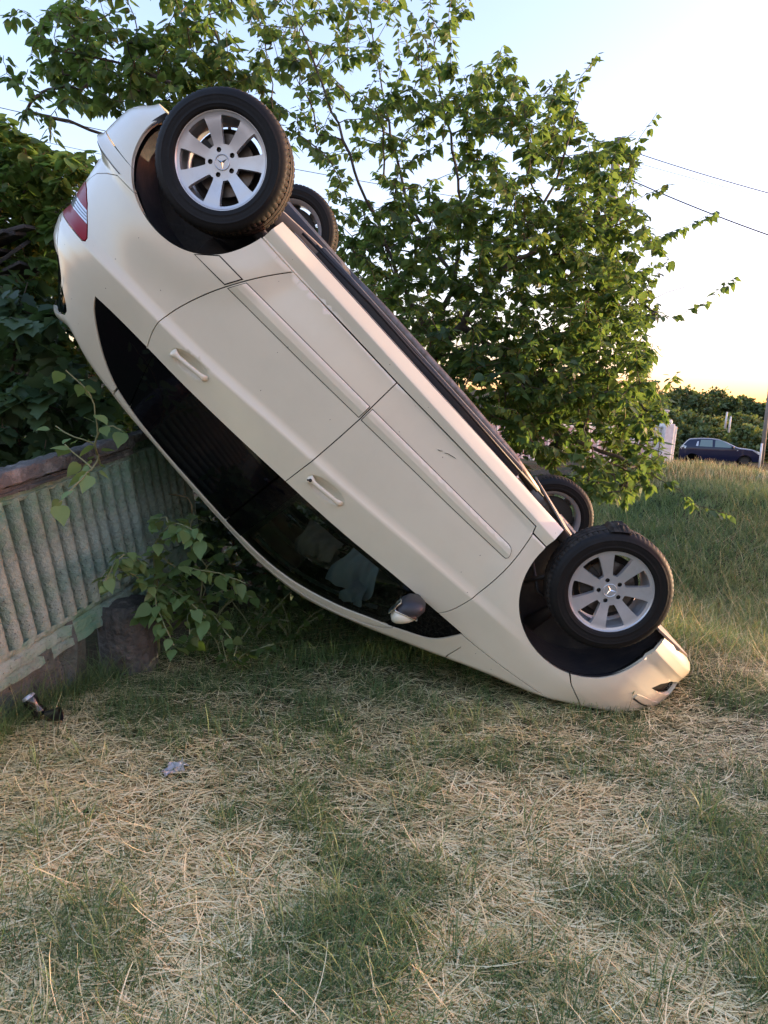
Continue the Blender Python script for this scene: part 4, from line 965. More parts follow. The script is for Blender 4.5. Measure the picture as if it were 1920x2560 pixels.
# ================================================================== OVERTURNED CAR
CAR_R = [[0.7119092092719848, -0.050567423354798344, -0.7004485801605954], [0.028103054917502174, -0.9945539517346995, 0.10036261950146944], [-0.7017089824550071, -0.09113381800489581, -0.7066110182822013]]
CAR_T = [-0.5516071504461547, 4.10323050899141, 2.9030296210262767]
car = empty('overturned_car')
cm = Matrix.Identity(4)
for i in range(3):
    for j in range(3): cm[i][j] = CAR_R[i][j]
    cm[i][3] = CAR_T[i]
car.matrix_world = cm
tag(car, 'cream hatchback flipped upside down, nose in the grass and tail raised on the fence', 'car')
# ---- outlines, in metres along the side (x forward from the rear axle, z up from the tyre bottoms)
rear_arch = sm([(-.345, .355), (-.372, .379), (-.393, .408), (-.392, .439), (-.381, .486), (-.367, .532), (-.345, .576), (-.318, .612), (-.284, .645), (-.241, .678), (-.195, .707), (-.144, .728), (-.090, .742), (-.034, .750), (.024, .751), (.080, .743), (.133, .727), (.196, .695), (.223, .674), (.253, .646), (.284, .613), (.306, .579), (.324, .541), (.338, .505), (.352, .463), (.363, .416), (.369, .362), (.370, .324), (.367, .292)], 30)
front_arch = sm([(2.392, .285), (2.384, .398), (2.386, .469), (2.402, .536), (2.428, .599), (2.468, .658), (2.519, .707), (2.580, .748), (2.653, .779), (2.724, .796), (2.797, .799), (2.865, .792), (2.934, .773), (2.980, .750), (3.028, .718), (3.074, .680), (3.119, .630), (3.154, .566), (3.177, .492), (3.186, .419), (3.184, .357), (3.190, .315), (3.203, .272)], 40)
door_rear = sm([(.572, .413), (.541, .456), (.506, .508), (.475, .560), (.449, .609), (.424, .655), (.407, .688), (.379, .744), (.349, .813), (.321, .890), (.303, .950), (.293, 1.0), (.287, 1.048), (.290, 1.092), (.300, 1.139), (.319, 1.190)], 30)
door_mid = np.array([(1.281, .404), (1.284, .577), (1.286, .649), (1.283, .784), (1.275, .971), (1.256, 1.155)])
door_front = sm([(2.287, .408), (2.299, .452), (2.311, .502), (2.323, .564), (2.331, .634), (2.337, .735), (2.337, .800), (2.334, .853), (2.329, .923), (2.322, .985), (2.311, 1.018), (2.293, 1.049)], 12)
belt = sm([(-.022, 1.203), (.014, 1.196), (.168, 1.192), (.321, 1.190), (.497, 1.191), (.659, 1.187), (.919, 1.175), (1.219, 1.156), (1.469, 1.140), (1.668, 1.123), (1.896, 1.093), (2.031, 1.076), (2.293, 1.049), (2.460, 1.033)], 60)
rail = sm([(-.022, 1.203), (-.028, 1.218), (-.021, 1.233), (.022, 1.285), (.091, 1.357), (.157, 1.418), (.229, 1.470), (.304, 1.510), (.364, 1.529), (.438, 1.547), (.511, 1.563), (.657, 1.584), (.871, 1.605), (1.025, 1.617), (1.177, 1.630), (1.398, 1.637), (1.541, 1.630), (1.689, 1.600), (1.831, 1.547), (1.984, 1.472), (2.129, 1.376), (2.203, 1.335)], 22)
tri_top = sm([(2.203, 1.335), (2.224, 1.319), (2.295, 1.268), (2.353, 1.230), (2.398, 1.190), (2.421, 1.149), (2.441, 1.093), (2.460, 1.033)], 8)
frame_out = sm([(.304, 1.545), (.372, 1.563), (.471, 1.584), (.647, 1.615), (.836, 1.636), (1.165, 1.656), (1.388, 1.664), (1.534, 1.656), (1.674, 1.632), (1.830, 1.588), (2.024, 1.497), (2.183, 1.385), (2.224, 1.322)], 20)
bump_gap = np.array([(-.194, .708), (-.261, .712), (-.317, .717), (-.393, .756), (-.466, .805), (-.522, .890)])
def seg(line, a, b):
    """part of a line between x (or index-wise nearest) points a and b"""
    i = int(np.argmin(np.hypot(*(line - np.asarray(a)).T))); j = int(np.argmin(np.hypot(*(line - np.asarray(b)).T)))
    return line[i:j + 1] if i <= j else line[j:i + 1][::-1]
body = car; PK = dict(mirror_parent=car)
def dish(cx, cz, sl, L, H, dep):
    def f(x, z):
        a = (x - cx); b = (z - cz) - sl * a; r = (a / L) ** 2 + (b / H) ** 2
        return -dep * np.where(r < 1, (1 - r) ** .8, 0)
    return f
def ell(cx, cz, sl, L, H):
    P_ = []
    for rr in (1.04, .95, .82, .66, .48, .28, .1):
        n = max(8, int(46 * rr))
        for k in range(n):
            a = 2 * math.pi * k / n; x = L * rr * math.cos(a); P_.append((cx + x, cz + sl * x + H * rr * math.sin(a)))
    return np.array(P_)
HR = (.533, 1.082, -.13, .116, .046); HF = (1.428, 1.024, -.13, .116, .046)
# ---- side panels
taillight_poly = np.array([(-.505, .888), (-.452, .895), (-.370, .929), (-.282, .990), (-.231, 1.030), (-.226, 1.045), (-.238, 1.055), (-.332, 1.063), (-.472, 1.084), (-.535, 1.092), (-.59, 1.06), (-.602, .98), (-.585, .91)])
quarter = join(seg(rear_arch, (.363, .413), (-.194, .708)), bump_gap, [(-.505, .888)], taillight_poly[1:10], [(-.462, 1.111), (-.426, 1.146), (-.385, 1.185), (-.33, 1.24), (-.237, 1.327), (-.15, 1.381), (-.132, 1.402), (-.137, 1.429), (-.19, 1.47), (-.12, 1.515), (.0, 1.535), (.15, 1.542), (.296, 1.543), (.300, 1.516)], seg(rail, (.300, 1.508), (-.022, 1.203)), seg(belt, (-.022, 1.203), (.319, 1.190)), door_rear[::-1], [(.367, .413)])
panel('rear_quarter_panel', quarter, M['paint'], car, step=.026, skirt=.022, **PK)
rd = join(door_rear, seg(belt, (.325, 1.190), (1.254, 1.155)), door_mid[::-1])
rear_door, rear_door_r = panel('rear_door', rd, M['paint'], car, mod=dish(*HR, .030), extra=ell(*HR), **PK)
fd = join(door_mid, seg(belt, (1.258, 1.155), (2.293, 1.049)), door_front[::-1], [(2.271, .374)])
front_door, front_door_r = panel('front_door', fd, M['paint'], car, mod=dish(*HF, .030), extra=ell(*HF), **PK)
fa = front_arch
hood_line = sm([(2.463, 1.034), (2.520, 1.029), (2.687, 1.003), (2.852, .972), (3.0, .938), (3.12, .900), (3.225, .858)], 8)
fend = join([(2.287, .408)], door_front, seg(belt, (2.295, 1.049), (2.458, 1.034)), hood_line, [(3.168, .830), (3.132, .818), (3.026, .785), (2.974, .754)], seg(fa, (2.974, .754), (2.384, .405)))
panel('front_fender', fend, M['paint'], car, step=.026, skirt=.022, **PK)
sill = join(seg(rear_arch, (.362, .411), (.367, .292)), [(.50, .288), (.9, .286), (1.4, .286), (1.9, .283), (2.392, .282)], seg(fa, (2.392, .285), (2.384, .403)), [(2.287, .406), (2.271, .374), (1.67, .391), (1.281, .403), (.86, .4075), (.572, .4125)])
panel('sill', sill, M['paint'], car, step=.02, skirt=.05, **PK)
def moulding(pts_lo, pts_hi, end, par, par_r):
    lo = sm(pts_lo, 6); hi = sm(pts_hi, 6)
    poly = join(lo, end, hi[::-1])
    lx, lz, hx, hz = lo[:, 0], lo[:, 1], hi[:, 0], hi[:, 1]
    def off(x, z):
        a = np.interp(x, lx, lz); b = np.interp(x, hx, hz); t = np.clip((z - a) / np.maximum(b - a, .01), 0, 1)
        return .002 + np.where(t < .58, .0095, .0095 * (1 - (t - .58) / .42)) * ss(.0, .14, t + .05)
    xs = np.arange(poly[:, 0].min(), poly[:, 0].max(), .02); ex = []
    for t in (.05, .10, .3, .55, .58, .61, .8): ex.append(np.stack([xs, np.interp(xs, lx, lz) * (1 - t) + np.interp(xs, hx, hz) * t], 1))
    panel('moulding_gap_shade', inset(poly, -.0034), M['shell'], par, inset_d=0, off=.0012, skirt=0, mirror_parent=par_r)  # flat black rim painted in for the shadow gap round the moulding
    panel('side_moulding', poly, M['paint'], par, inset_d=0, off=off, skirt=.008, extra=np.concatenate(ex), step=.02, mirror_parent=par_r)
moulding([(.462, .609), (.60, .604), (1.015, .588), (1.274, .578)], [(.420, .687), (.60, .681), (.94, .667), (1.275, .649)], [(1.275, .60), (1.275, .64)], rear_door, rear_door_r)
moulding([(1.295, .577), (1.621, .563), (1.89, .551), (2.10, .542), (2.245, .534)], [(1.296, .649), (1.691, .627), (1.863, .619), (2.031, .609), (2.162, .600), (2.272, .592)], [(2.263, .537), (2.278, .547), (2.288, .563), (2.292, .578), (2.286, .589)], front_door, front_door_r)
qm = join([(.290, .613), (.437, .609)], [(.417, .648), (.396, .687)], [(.205, .694)])
qp = [o for o in car.children if o.name.startswith('rear_quarter_panel')]
panel('side_moulding', qm, M['paint'], qp[0], inset_d=.003, off=.003, skirt=.008, mirror_parent=qp[1])
panel('moulding_gap_shade', inset(qm, -.0025), M['shell'], qp[0], inset_d=0, off=.0012, skirt=0, mirror_parent=qp[1])  # the same black rim, standing for the shaded gap line
# ---- rear end
RB = [(-.194, .708), (-.261, .712), (-.317, .717), (-.393, .756), (-.466, .805), (-.522, .890)]
arch_r = seg(rear_arch, (-.345, .355), (-.194, .708))
i637 = int(np.argmin(np.abs(arch_r[:, 1] - .637)))
def to_center(z): return (float(ends(np.array(z))[0]) + .0005, z)
rb_lo = join(arch_r[:i637 + 1], [(-.453, .639)], [to_center(.645), to_center(.55), to_center(.45), to_center(.36)])
rb_hi = join(arch_r[i637:], RB, [to_center(.893), to_center(.8), to_center(.7), to_center(.649)], [(-.453, .643)])
panel('rear_bumper', rb_lo, M['paint'], car, inset_d=.001, step=.026, skirt=.02, **PK)
panel('rear_bumper_top', rb_hi, M['paint'], car, inset_d=.001, step=.02, skirt=.02, **PK)
groove = np.array([(-.306, .700), (-.431, .703), to_center(.715), to_center(.722), (-.431, .709), (-.306, .705)])
panel('groove_shade_strip', groove, M['darkgrey'], car, inset_d=0, off=.0012, skirt=0, **PK)  # nothing is cut here: a thin dark strip draws the groove's shade
tl, tl_r = panel('tail_light', taillight_poly, M['red'], car, inset_d=.003, off=.002, step=.02, **PK)
band = np.array([(-.49, .966), (-.342, .949), (-.286, .988), (-.40, 1.002), (-.575, 1.035), (-.595, .985)])
panel('clear_lens', band, M['clear'], tl, inset_d=0, off=.0035, skirt=.003, step=.02, mirror_parent=tl_r)
for k in range(3):
    t0, t1 = .22 + .25 * k, .30 + .25 * k
    A_, B_, C_, D_ = np.array((-.342, .949)), np.array((-.286, .988)), np.array((-.575, 1.035)), np.array((-.56, .968))
    st = np.array([D_ + (C_ - D_) * t0, A_ + (B_ - A_) * t0, A_ + (B_ - A_) * t1, D_ + (C_ - D_) * t1])
    panel('lens_rib', st, M['darkgrey'], tl, inset_d=0, off=.0045, skirt=0, step=.02, mirror_parent=tl_r)
gate = join([(-.542, 1.094), (-.462, 1.113), (-.426, 1.148), (-.385, 1.187), (-.34, 1.232)], [to_center(1.235), to_center(1.1), to_center(1.0), to_center(.9), (-.59, .905), (-.606, .98), (-.594, 1.065)])
gate_o, gate_r = panel('tailgate', gate, M['paint'], car, step=.03, **PK)
rw = join([(-.34, 1.235), (-.237, 1.33), (-.152, 1.384), (-.136, 1.403), (-.141, 1.427), (-.19, 1.465)], [to_center(1.465), to_center(1.35), to_center(1.24)])
panel('rear_window', rw, M['tint_glass'], gate_o, off=-.003, step=.035, mirror_parent=gate_r)
# ---- front end
fb = join(seg(fa, (2.974, .754), (3.203, .272)), [(3.304, .262), (3.444, .247)], [(3.60, .235)], [(3.70, .30), (3.74, .40), (3.755, .55), (3.74, .64), (3.66, .75), (3.54, .79), (3.42, .815), (3.30, .838), (3.225, .858), (3.168, .830), (3.132, .818), (3.026, .785)])
intake = np.array([(3.384, .502), (3.414, .450), (3.466, .410), (3.542, .387), (3.60, .39), (3.60, .46), (3.550, .478), (3.509, .487), (3.458, .497)])
bumper, bumper_r = panel('front_bumper', fb, M['paint'], car, step=.024, skirt=.02, holes=[intake], **PK)
panel('fog_intake', inset(intake, -.012), M['shell'], bumper, inset_d=0, off=-.035, skirt=0, mirror_parent=bumper_r)
gv = np.array([(3.352, .602), (3.437, .598), (3.556, .572), (3.56, .580), (3.437, .606), (3.352, .612)])
panel('groove_shade_strip', gv, M['darkgrey'], bumper, inset_d=0, off=.001, skirt=0, mirror_parent=bumper_r)  # dark strip laid on the bumper as the shade line of a groove
gv2 = np.array([(3.352, .598), (3.437, .592), (3.54, .57), (3.54, .535), (3.40, .56), (3.345, .575)])
panel('washer_cap', gv2, M['paint'], bumper, inset_d=0, off=.004, skirt=.004, mirror_parent=bumper_r)
tc = lambda x: (x, float(top(x)) - .0005)
hl = join(hood_line, [(3.30, .838), (3.42, .815), (3.50, .80)], [tc(3.5), tc(3.4), tc(3.2), tc(3.0), tc(2.8), tc(2.6)], [(2.56, 1.27), (2.525, 1.19), (2.522, 1.10)])
panel('hood', hl, M['paint'], car, inset_d=.004, step=.03, skirt=.02, **PK)
# ---- glasshouse
qw = join(seg(belt, (-.022, 1.203), (.36, 1.190)), [(.405, 1.536)], seg(rail, (.39, 1.534), (-.022, 1.205)))
panel('quarter_window', inset(qw, .001), M['tint_glass'], qp[0], inset_d=0, off=-.005, skirt=.01, mirror_parent=qp[1])
rdw = join(seg(belt, (.362, 1.190), (1.215, 1.157)), [(1.175, 1.628)], seg(rail, (1.17, 1.629), (.41, 1.538)))
panel('window', inset(rdw, .0005), M['tint_glass'], rear_door, inset_d=0, off=-.005, skirt=.01, mirror_parent=rear_door_r)
bp = join(seg(belt, (1.218, 1.156), (1.335, 1.149)), [(1.30, 1.634)], seg(rail, (1.30, 1.634), (1.178, 1.629)))
panel('door_pillar', bp, M['tint_glass'], car, inset_d=0, off=-.003, skirt=.01, **PK)
fdw = join(seg(belt, (1.337, 1.149), (2.165, 1.062)), [(2.185, 1.30)], seg(rail, (2.17, 1.352), (1.303, 1.634)))
panel('window', inset(fdw, .0005), M['glass'], front_door, inset_d=0, off=-.006, skirt=0, mirror_parent=front_door_r)
# dark ceramic edge / seal inside the front window
seal_o = fdw; seal_i = inset(fdw, .030)
panel('window_seal', inset(fdw, -.002), M['black'], front_door, inset_d=0, off=-.009, skirt=0, holes=[seal_i], mirror_parent=front_door_r)
tri = join(seg(belt, (2.168, 1.062), (2.46, 1.033)), tri_top[::-1], [(2.19, 1.33)])
panel('front_quarter_window', tri, M['tint_glass'], car, inset_d=.001, off=-.005, skirt=.01, **PK)
frame = join(seg(rail, (.312, 1.513), (2.203, 1.335)), [(2.222, 1.322)], frame_out[::-1])
panel('window_frame', frame, M['paint'], car, inset_d=.0015, step=.014, off=.001, **PK)
ap = np.array([(2.536, 1.11), (2.53, 1.033), (2.463, 1.036)])
rs_lo = join([(-.19, 1.47), (-.12, 1.515), (.0, 1.535), (.15, 1.542), (.296, 1.546)], frame_out + np.array([0, .015]), [(2.232, 1.322)], tri_top[2:], [(2.463, 1.036), (2.518, 1.031), (2.522, 1.10), (2.525, 1.19), (2.54, 1.225)])
def v_at(x, psi): return (x, float(top(x)) - TH + TH * math.sin(psi))
xr_ = np.linspace(2.52, -.25, 60)
edge_up = np.array([v_at(x, .95) for x in xr_])
side = join(rs_lo, edge_up, [(-.30, 1.50)])
panel('roof_rail', side, M['paint'], car, step=.022, skirt=.02, **PK)
mid = np.array([v_at(x, 1.5705) for x in np.linspace(-.28, 1.70, 40)])
panel('roof', join(mid, np.array([v_at(x, .955) for x in np.linspace(1.70, -.25, 50)])), M['paint'], car, inset_d=0, step=.05, **PK)
mid = np.array([v_at(x, 1.5705) for x in np.linspace(1.71, 2.52, 20)])
panel('windscreen', join(mid, np.array([v_at(x, .955) for x in np.linspace(2.52, 1.71, 30)])), M['tint_glass'], car, inset_d=0, step=.05, skirt=0, **PK)
# ---- black sheet behind the joints, colours in the shade of the gaps
inner = join(rear_arch[::-1], [(-.5, .36), (-.56, .6), (-.52, .9), (-.42, 1.1), (-.28, 1.26), (-.1, 1.44), (.3, 1.53)], frame_out[3:-1], [(2.23, 1.33), (2.45, 1.2), (2.50, 1.04), (2.85, .96), (3.2, .84), (3.42, .78), (3.6, .6), (3.6, .3), (3.3, .275)], fa[::-1], [(2.39, .30), (.37, .30)])
panel('gap_shade_sheet', inner, M['shell'], car, inset_d=.006, off=-.046, skirt=0, step=.05, holes=[inset(fdw, .004)], **PK)
# ---- door handles
def handle(H, par, s):
    cx, cz, sl = H[0], H[1], H[2]; b = MB(); n = 22; V = []; K = 12
    for i in range(n + 1):
        t = -1 + 2 * i / n; x = cx + .112 * t; z = cz + sl * .112 * t + .006
        y = float(half(x, z)) + .009 - .014 * max(0, abs(t) - .82) / .18 + .006 * (1 - t * t)
        rz = .0115 + .0125 * ss(-.55, -.9, t) + .006 * ss(.6, .9, t); ry = .009 + .004 * ss(-.6, -.9, t)
        if abs(t) > .93: k = math.sqrt(max(0.02, 1 - ((abs(t) - .93) / .07) ** 2)); rz *= k; ry *= k
        for k in range(K):
            a = 2 * math.pi * k / K; V.append((x, s * (y + ry * math.cos(a)), z + rz * math.sin(a)))
    F = [(i * K + k, i * K + (k + 1) % K, (i + 1) * K + (k + 1) % K, (i + 1) * K + k) for i in range(n) for k in range(K)] + [tuple(range(K)), tuple(range(n * K, (n + 1) * K))]
    b.add(V, F); return b.build('door_handle', M['paint'], par, smooth=True)
handle(HR, rear_door, 1); handle(HR, rear_door_r, -1); handle(HF, front_door, 1); handle(HF, front_door_r, -1)
lk = MB()
for x, z, r in ((1.328, 1.049, .005), (1.338, 1.041, .009)):
    lk.lathe([(0.0005, .0), (r, 0), (r, -.004)], 16, 'Y', (x, float(half(x, z)) + .0275, z))
lk.build('door_lock', M['black'], front_door, smooth=False)
# ---- scratch marks and splashes on the front door
for pts, w in (([(1.655, .475), (1.668, .470), (1.676, .462)], .004), ([(1.69, .462), (1.705, .452), (1.732, .444), (1.748, .440)], .0035)):
    b = MB(); pp = [(x, float(half(x, z)) + .0012, z) for x, z in pts]
    b.tube(pp, [w * .35, w * .5, w * .2] if len(pp) == 3 else [w * .3, w * .5, w * .5, w * .2], 5); b.build('mud_streak', M['bolt'], front_door)
# ---- mirror
mir = empty('side_mirror', (0, 0, 0), parent=car); mir_r = empty('side_mirror', (0, 0, 0), parent=car)
def blob(lo, hi, s, prof):
    """closed shell lofted through sections along z: (z, x0, x1, y0, y1)"""
    V = []; K = 20
    for (z, x0, x1, y0, y1) in prof:
        for k in range(K):
            a = 2 * math.pi * k / K; ca, sa = math.cos(a), math.sin(a); e = .72
            V.append(((x0 + x1) / 2 + (x1 - x0) / 2 * math.copysign(abs(ca) ** e, ca), s * ((y0 + y1) / 2 + (y1 - y0) / 2 * math.copysign(abs(sa) ** e, sa)), z))
    m = len(prof); F = [(i * K + k, i * K + (k + 1) % K, (i + 1) * K + (k + 1) % K, (i + 1) * K + k) for i in range(m - 1) for k in range(K)] + [tuple(range(K)), tuple(range((m - 1) * K, m * K))]
    return MB().add(V, F)
def shear(o):
    co = np.empty(len(o.data.vertices) * 3, np.float32); o.data.vertices.foreach_get('co', co); co = co.reshape(-1, 3)
    co[:, 2] -= .40 * (co[:, 0] - 2.145); o.data.vertices.foreach_set('co', co.ravel()); o.data.update()
for s, par in ((1, mir), (-1, mir_r)):
    shear(blob(0, 0, s, [(1.136, 2.098, 2.200, .855, 1.0), (1.150, 2.094, 2.205, .85, 1.006), (1.172, 2.098, 2.196, .85, 1.004), (1.192, 2.108, 2.180, .855, .995), (1.207, 2.122, 2.160, .865, .98), (1.212, 2.135, 2.150, .88, .965)]).build('mirror_cap', M['paint'], par, angle=50))
    shear(blob(0, 0, s, [(1.052, 2.120, 2.165, .85, .95), (1.060, 2.098, 2.190, .845, .98), (1.085, 2.086, 2.205, .845, 1.0), (1.118, 2.088, 2.207, .848, 1.005), (1.134, 2.096, 2.202, .853, 1.002)]).build('mirror_housing', M['darkgrey'], par, angle=50))
    o = MB().box((2.146, s * .927, 1.1355), (.112, .156, .007), bev=.003).build('mirror_strip', M['chrome'], par, angle=40); shear(o)
    o = MB().box((2.085, s * .925, 1.13), (.006, .12, .085), bev=.002).build('mirror_glass', M['chrome'], par, angle=40); shear(o)
    MB().tube([(2.16, s * .80, 1.075), (2.155, s * .87, 1.085)], [.026, .03], 12).build('mirror_foot', M['darkgrey'], par, smooth=True)
# ---- wheel arch liners
for s in (1, -1):
    for line, cx, cz in ((rear_arch, .01, .34), (front_arch, 2.78, .36)):
        L = sm(line, 10, .03); V = []; F = []; n = len(L)
        c0 = np.array((cx, cz)); D = L - c0; D = D / np.linalg.norm(D, axis=1, keepdims=True)
        for f, yy in ((.004, None), (.03, .74), (.035, .60), (.02, .47)):
            for i in range(n):
                q = L[i] + D[i] * f; y = (float(half(q[0], q[1])) - .006) if yy is None else yy
                V.append((q[0], s * y, q[1]))
        for r in range(3): F += [(r * n + i, r * n + i + 1, (r + 1) * n + i + 1, (r + 1) * n + i) for i in range(n - 1)]
        V.append((cx, s * .47, cz - .06)); k = len(V) - 1
        F += [(3 * n + i, 3 * n + i + 1, k) for i in range(n - 1)]
        MB().add(V, F).build('wheel_arch_liner', M['liner'], car, angle=50)
# ---- wheels
def fill2d(outer, holes, pts=None):
    loops = [np.asarray(outer)] + [np.asarray(h) for h in holes]; verts = []; edges = []
    for L in loops:
        k = len(verts); n = len(L); verts += [Vector((float(a), float(b))) for a, b in L]; edges += [(k + i, k + (i + 1) % n) for i in range(n)]
    if pts is not None: verts += [Vector((float(a), float(b))) for a, b in pts]
    r = geometry.delaunay_2d_cdt(verts, edges, [], 0, 1e-7)
    V = np.array([v[:] for v in r[0]]); T = np.array([f for f in r[2] if len(f) == 3]); c = V[T].mean(1)
    ok = inpoly(loops[0], c[:, 0], c[:, 1])
    for h in loops[1:]: ok &= ~inpoly(h, c[:, 0], c[:, 1])
    return V, T[ok]
def ring(r, n, c=(0, 0), ph=0): return np.array([(c[0] + r * math.cos(ph + 2 * math.pi * k / n), c[1] + r * math.sin(ph + 2 * math.pi * k / n)) for k in range(n)])
def rim_mesh(ph, boltph):
    holes = []
    for k in range(7):
        a = ph + 2 * math.pi * (k + .5) / 7
        h1 = 2 * math.pi / 14 - .192; ri, ro = .079, .194
        hin = math.pi / 7 - .0215 / ri * .98
        P_ = []
        for t in np.linspace(-h1, h1, 9): P_.append((ro, a + t))
        for t in np.linspace(hin, -hin, 4): P_.append((ri, a + t))
        Q = np.array([(r * math.cos(b), r * math.sin(b)) for r, b in P_])
        for _ in range(2):                                   # round the corners
            Q2 = []
            for i in range(len(Q)):
                p, q = Q[i], Q[(i + 1) % len(Q)]; Q2 += [p * .78 + q * .22, p * .22 + q * .78]
            Q = np.array(Q2)
        holes.append(Q)
    for k in range(5): holes.append(ring(.0115, 14, (.056 * math.cos(boltph + k * 2 * math.pi / 5), .056 * math.sin(boltph + k * 2 * math.pi / 5))))
    pts = []
    for r in (.045, .07, .078, .10, .12, .14, .16, .18, .197):
        pts += list(ring(r, 84))
    pts = np.array(pts); keep = np.ones(len(pts), bool)
    for h in holes:
        keep &= ~inpoly(h, pts[:, 0], pts[:, 1]); d = np.min(np.hypot(pts[:, None, 0] - h[None, :, 0], pts[:, None, 1] - h[None, :, 1]), 1); keep &= d > .004
    V2, T = fill2d(ring(.207, 96), holes, pts[keep]); r = np.hypot(V2[:, 0], V2[:, 1])
    y = .062 + .017 * ss(.06, .2, r) + .004 * ss(.195, .207, r)
    V = [(a, b, c) for (a, c), b in zip(V2, y)]; F = [tuple(t) for t in T]
    cnt = {}
    for t in T:
        for e in ((t[0], t[1]), (t[1], t[2]), (t[2], t[0])):
            if (e[1], e[0]) in cnt: del cnt[(e[1], e[0])]
            else: cnt[e] = 1
    for a, b in cnt:
        dep = .03 if math.hypot(V[a][0], V[a][2]) < .204 else .008
        k = len(V); V += [V[a], V[b], (V[b][0] * .992, V[b][1] - dep, V[b][2] * .992), (V[a][0] * .992, V[a][1] - dep, V[a][2] * .992)]; F.append((k, k + 1, k + 2, k + 3))
    m = MB(); m.add(V, F)
    # lip and barrel
    m.lathe([(.207, .083), (.211, .0875), (.219, .0885), (.222, .085), (.222, .074), (.213, .066)], 96)
    m.lathe([(.2065, .0835), (.203, .060), (.200, .03), (.186, .01), (.186, -.06), (.205, -.085), (.220, -.09), (.221, -.084)], 96)
    return m
def tyre():
    prof = [(.212, .084), (.216, .094), (.226, .0985), (.232, .0985), (.234, .1003), (.238, .1003), (.240, .0993), (.250, .1015), (.262, .1025), (.268, .1022), (.270, .1034), (.274, .1030), (.276, .1012), (.284, .0995), (.293, .0955), (.302, .0895), (.309, .081)]
    tread = [(.3135, .070), (.3150, .060), (.3155, .0505), (.3155, .049), (.307, .048), (.307, .041), (.3158, .040), (.3160, .026), (.3160, .0045), (.3075, .0035), (.3075, -.0035), (.3160, -.0045)]
    half_ = prof + tread[:9] + [(.3075, .0035)]
    full = half_ + [(r, -h) for r, h in half_[::-1]]
    n = 288; V = []; m = len(full)
    for i, (r, h) in enumerate(full):
        for k in range(n):
            rr = r; ah = abs(h); blk = k % 4
            if .042 < ah < .086 and r > .307 and blk == 0: rr = r - (.0065 if ah < .075 else .004)
            if .006 < ah < .04 and r > .31 and (k + 2) % 8 == 0: rr = r - .005
            a = 2 * math.pi * (k + (h * 60 if abs(h) < .05 else math.copysign(3, h))) / n
            V.append((rr * math.cos(a), h, rr * math.sin(a)))
    F = [(i * n + k, i * n + (k + 1) % n, (i + 1) * n + (k + 1) % n, (i + 1) * n + k) for i in range(m - 1) for k in range(n)]
    o = MB().add(V, F).build('tyre', M['rubber'], None, angle=45); me = o.data
    me.materials.append(M['tread']); r_ = [0] * len(me.polygons)
    for p in me.polygons:
        c = p.center; rr = math.hypot(c[0], c[2]); r_[p.index] = 1 if rr > .3065 and abs(c[1]) < .085 else 0
    me.polygons.foreach_set('material_index', r_); return o
def wheel(loc, rot, ph, boltph, starph, proto=None):
    w = empty('wheel', loc, rot, car)
    if proto is None:
        t = tyre(); t.parent = w
    else: link('tyre', proto['tyre'], w)
    if proto is None or 'rim' not in proto:
        r = rim_mesh(ph, boltph).build('rim', M['alloy'], w, angle=35)
    else: r = link('rim', proto['rim'], w)
    if proto is None:
        d = MB().lathe([(.02, .03), (.075, .03), (.075, .008), (.138, .008), (.138, -.012), (.08, -.012)], 64).build('brake_disc', M['steel'], w, angle=40)
        MB().lathe([(.01, -.03), (.150, -.03), (.165, -.024), (.168, -.026), (.15, -.036), (.01, -.036)], 48).build('brake_backplate', M['disc_dark'], w, angle=40)
        c = MB(); a0 = 2.7
        for k in range(6):
            a = a0 - .45 + .18 * k; c.box((.115 * math.cos(a), .0, .115 * math.sin(a)), (.058, .062, .03), M=[[math.cos(a), 0, -math.sin(a)], [0, 1, 0], [math.sin(a), 0, math.cos(a)]], bev=.006)
        c.build('brake_caliper', M['disc_dark'], w, angle=40)
        cap = MB().lathe([(.0005, .0625), (.030, .0625), (.0305, .064), (.0335, .0655), (.036, .064), (.0365, .055)], 40).build('hub_cap', M['alloy'], w, angle=30)
        st = MB()
        for k in range(3):
            a = starph + k * 2 * math.pi / 3; t = np.array((math.cos(a), math.sin(a))); nn = np.array((-t[1], t[0])); g = .0055
            tip = t * .030; l_ = t * .004 + nn * g; r_ = t * .004 - nn * g; y0, y1 = .0627, .0667
            st.add([(tip[0], y0 + .001, tip[1]), (l_[0], y0, l_[1]), (0, y1, 0), (r_[0], y0, r_[1])], [(0, 1, 2), (0, 2, 3)])
        st.build('star_emblem', M['chrome'], w)
        bolts = {}
        for k in range(5):
            a = boltph + k * 2 * math.pi / 5; loc_ = (.056 * math.cos(a), .046, .056 * math.sin(a))
            if 'm' not in bolts:
                b = MB().lathe([(.0004, .004), (.005, .004), (.0085, .003), (.0085, -.006)], 6).lathe([(.0112, .012), (.0112, -.008), (.0004, -.008)], 14).build('wheel_bolt', M['bolt'], w); bolts['m'] = b.data
            else: b = link('wheel_bolt', bolts['m'], w)
            b.location = loc_
        MB().tube([(.17 * math.cos(1.0), .05, .17 * math.sin(1.0)), (.185 * math.cos(1.0), .052, .185 * math.sin(1.0))], [.004, .003], 6).build('tyre_valve', M['chrome'], w)
    return w
rad = math.radians
w_fl = wheel((2.778, .775, .316), (0, 0, 0), rad(-44), rad(135), rad(-39))
proto = {o.name.split('.')[0]: o.data for o in w_fl.children}
w_rl = wheel((0, .775, .316), (0, 0, 0), rad(-43), rad(138), rad(41))
for x in (2.778, 0):
    w = empty('wheel', (x, -.89, .316), (0, 0, math.pi), car)
    for ch in list(w_fl.children):
        c = ch.copy(); COL.objects.link(c); c.parent = w
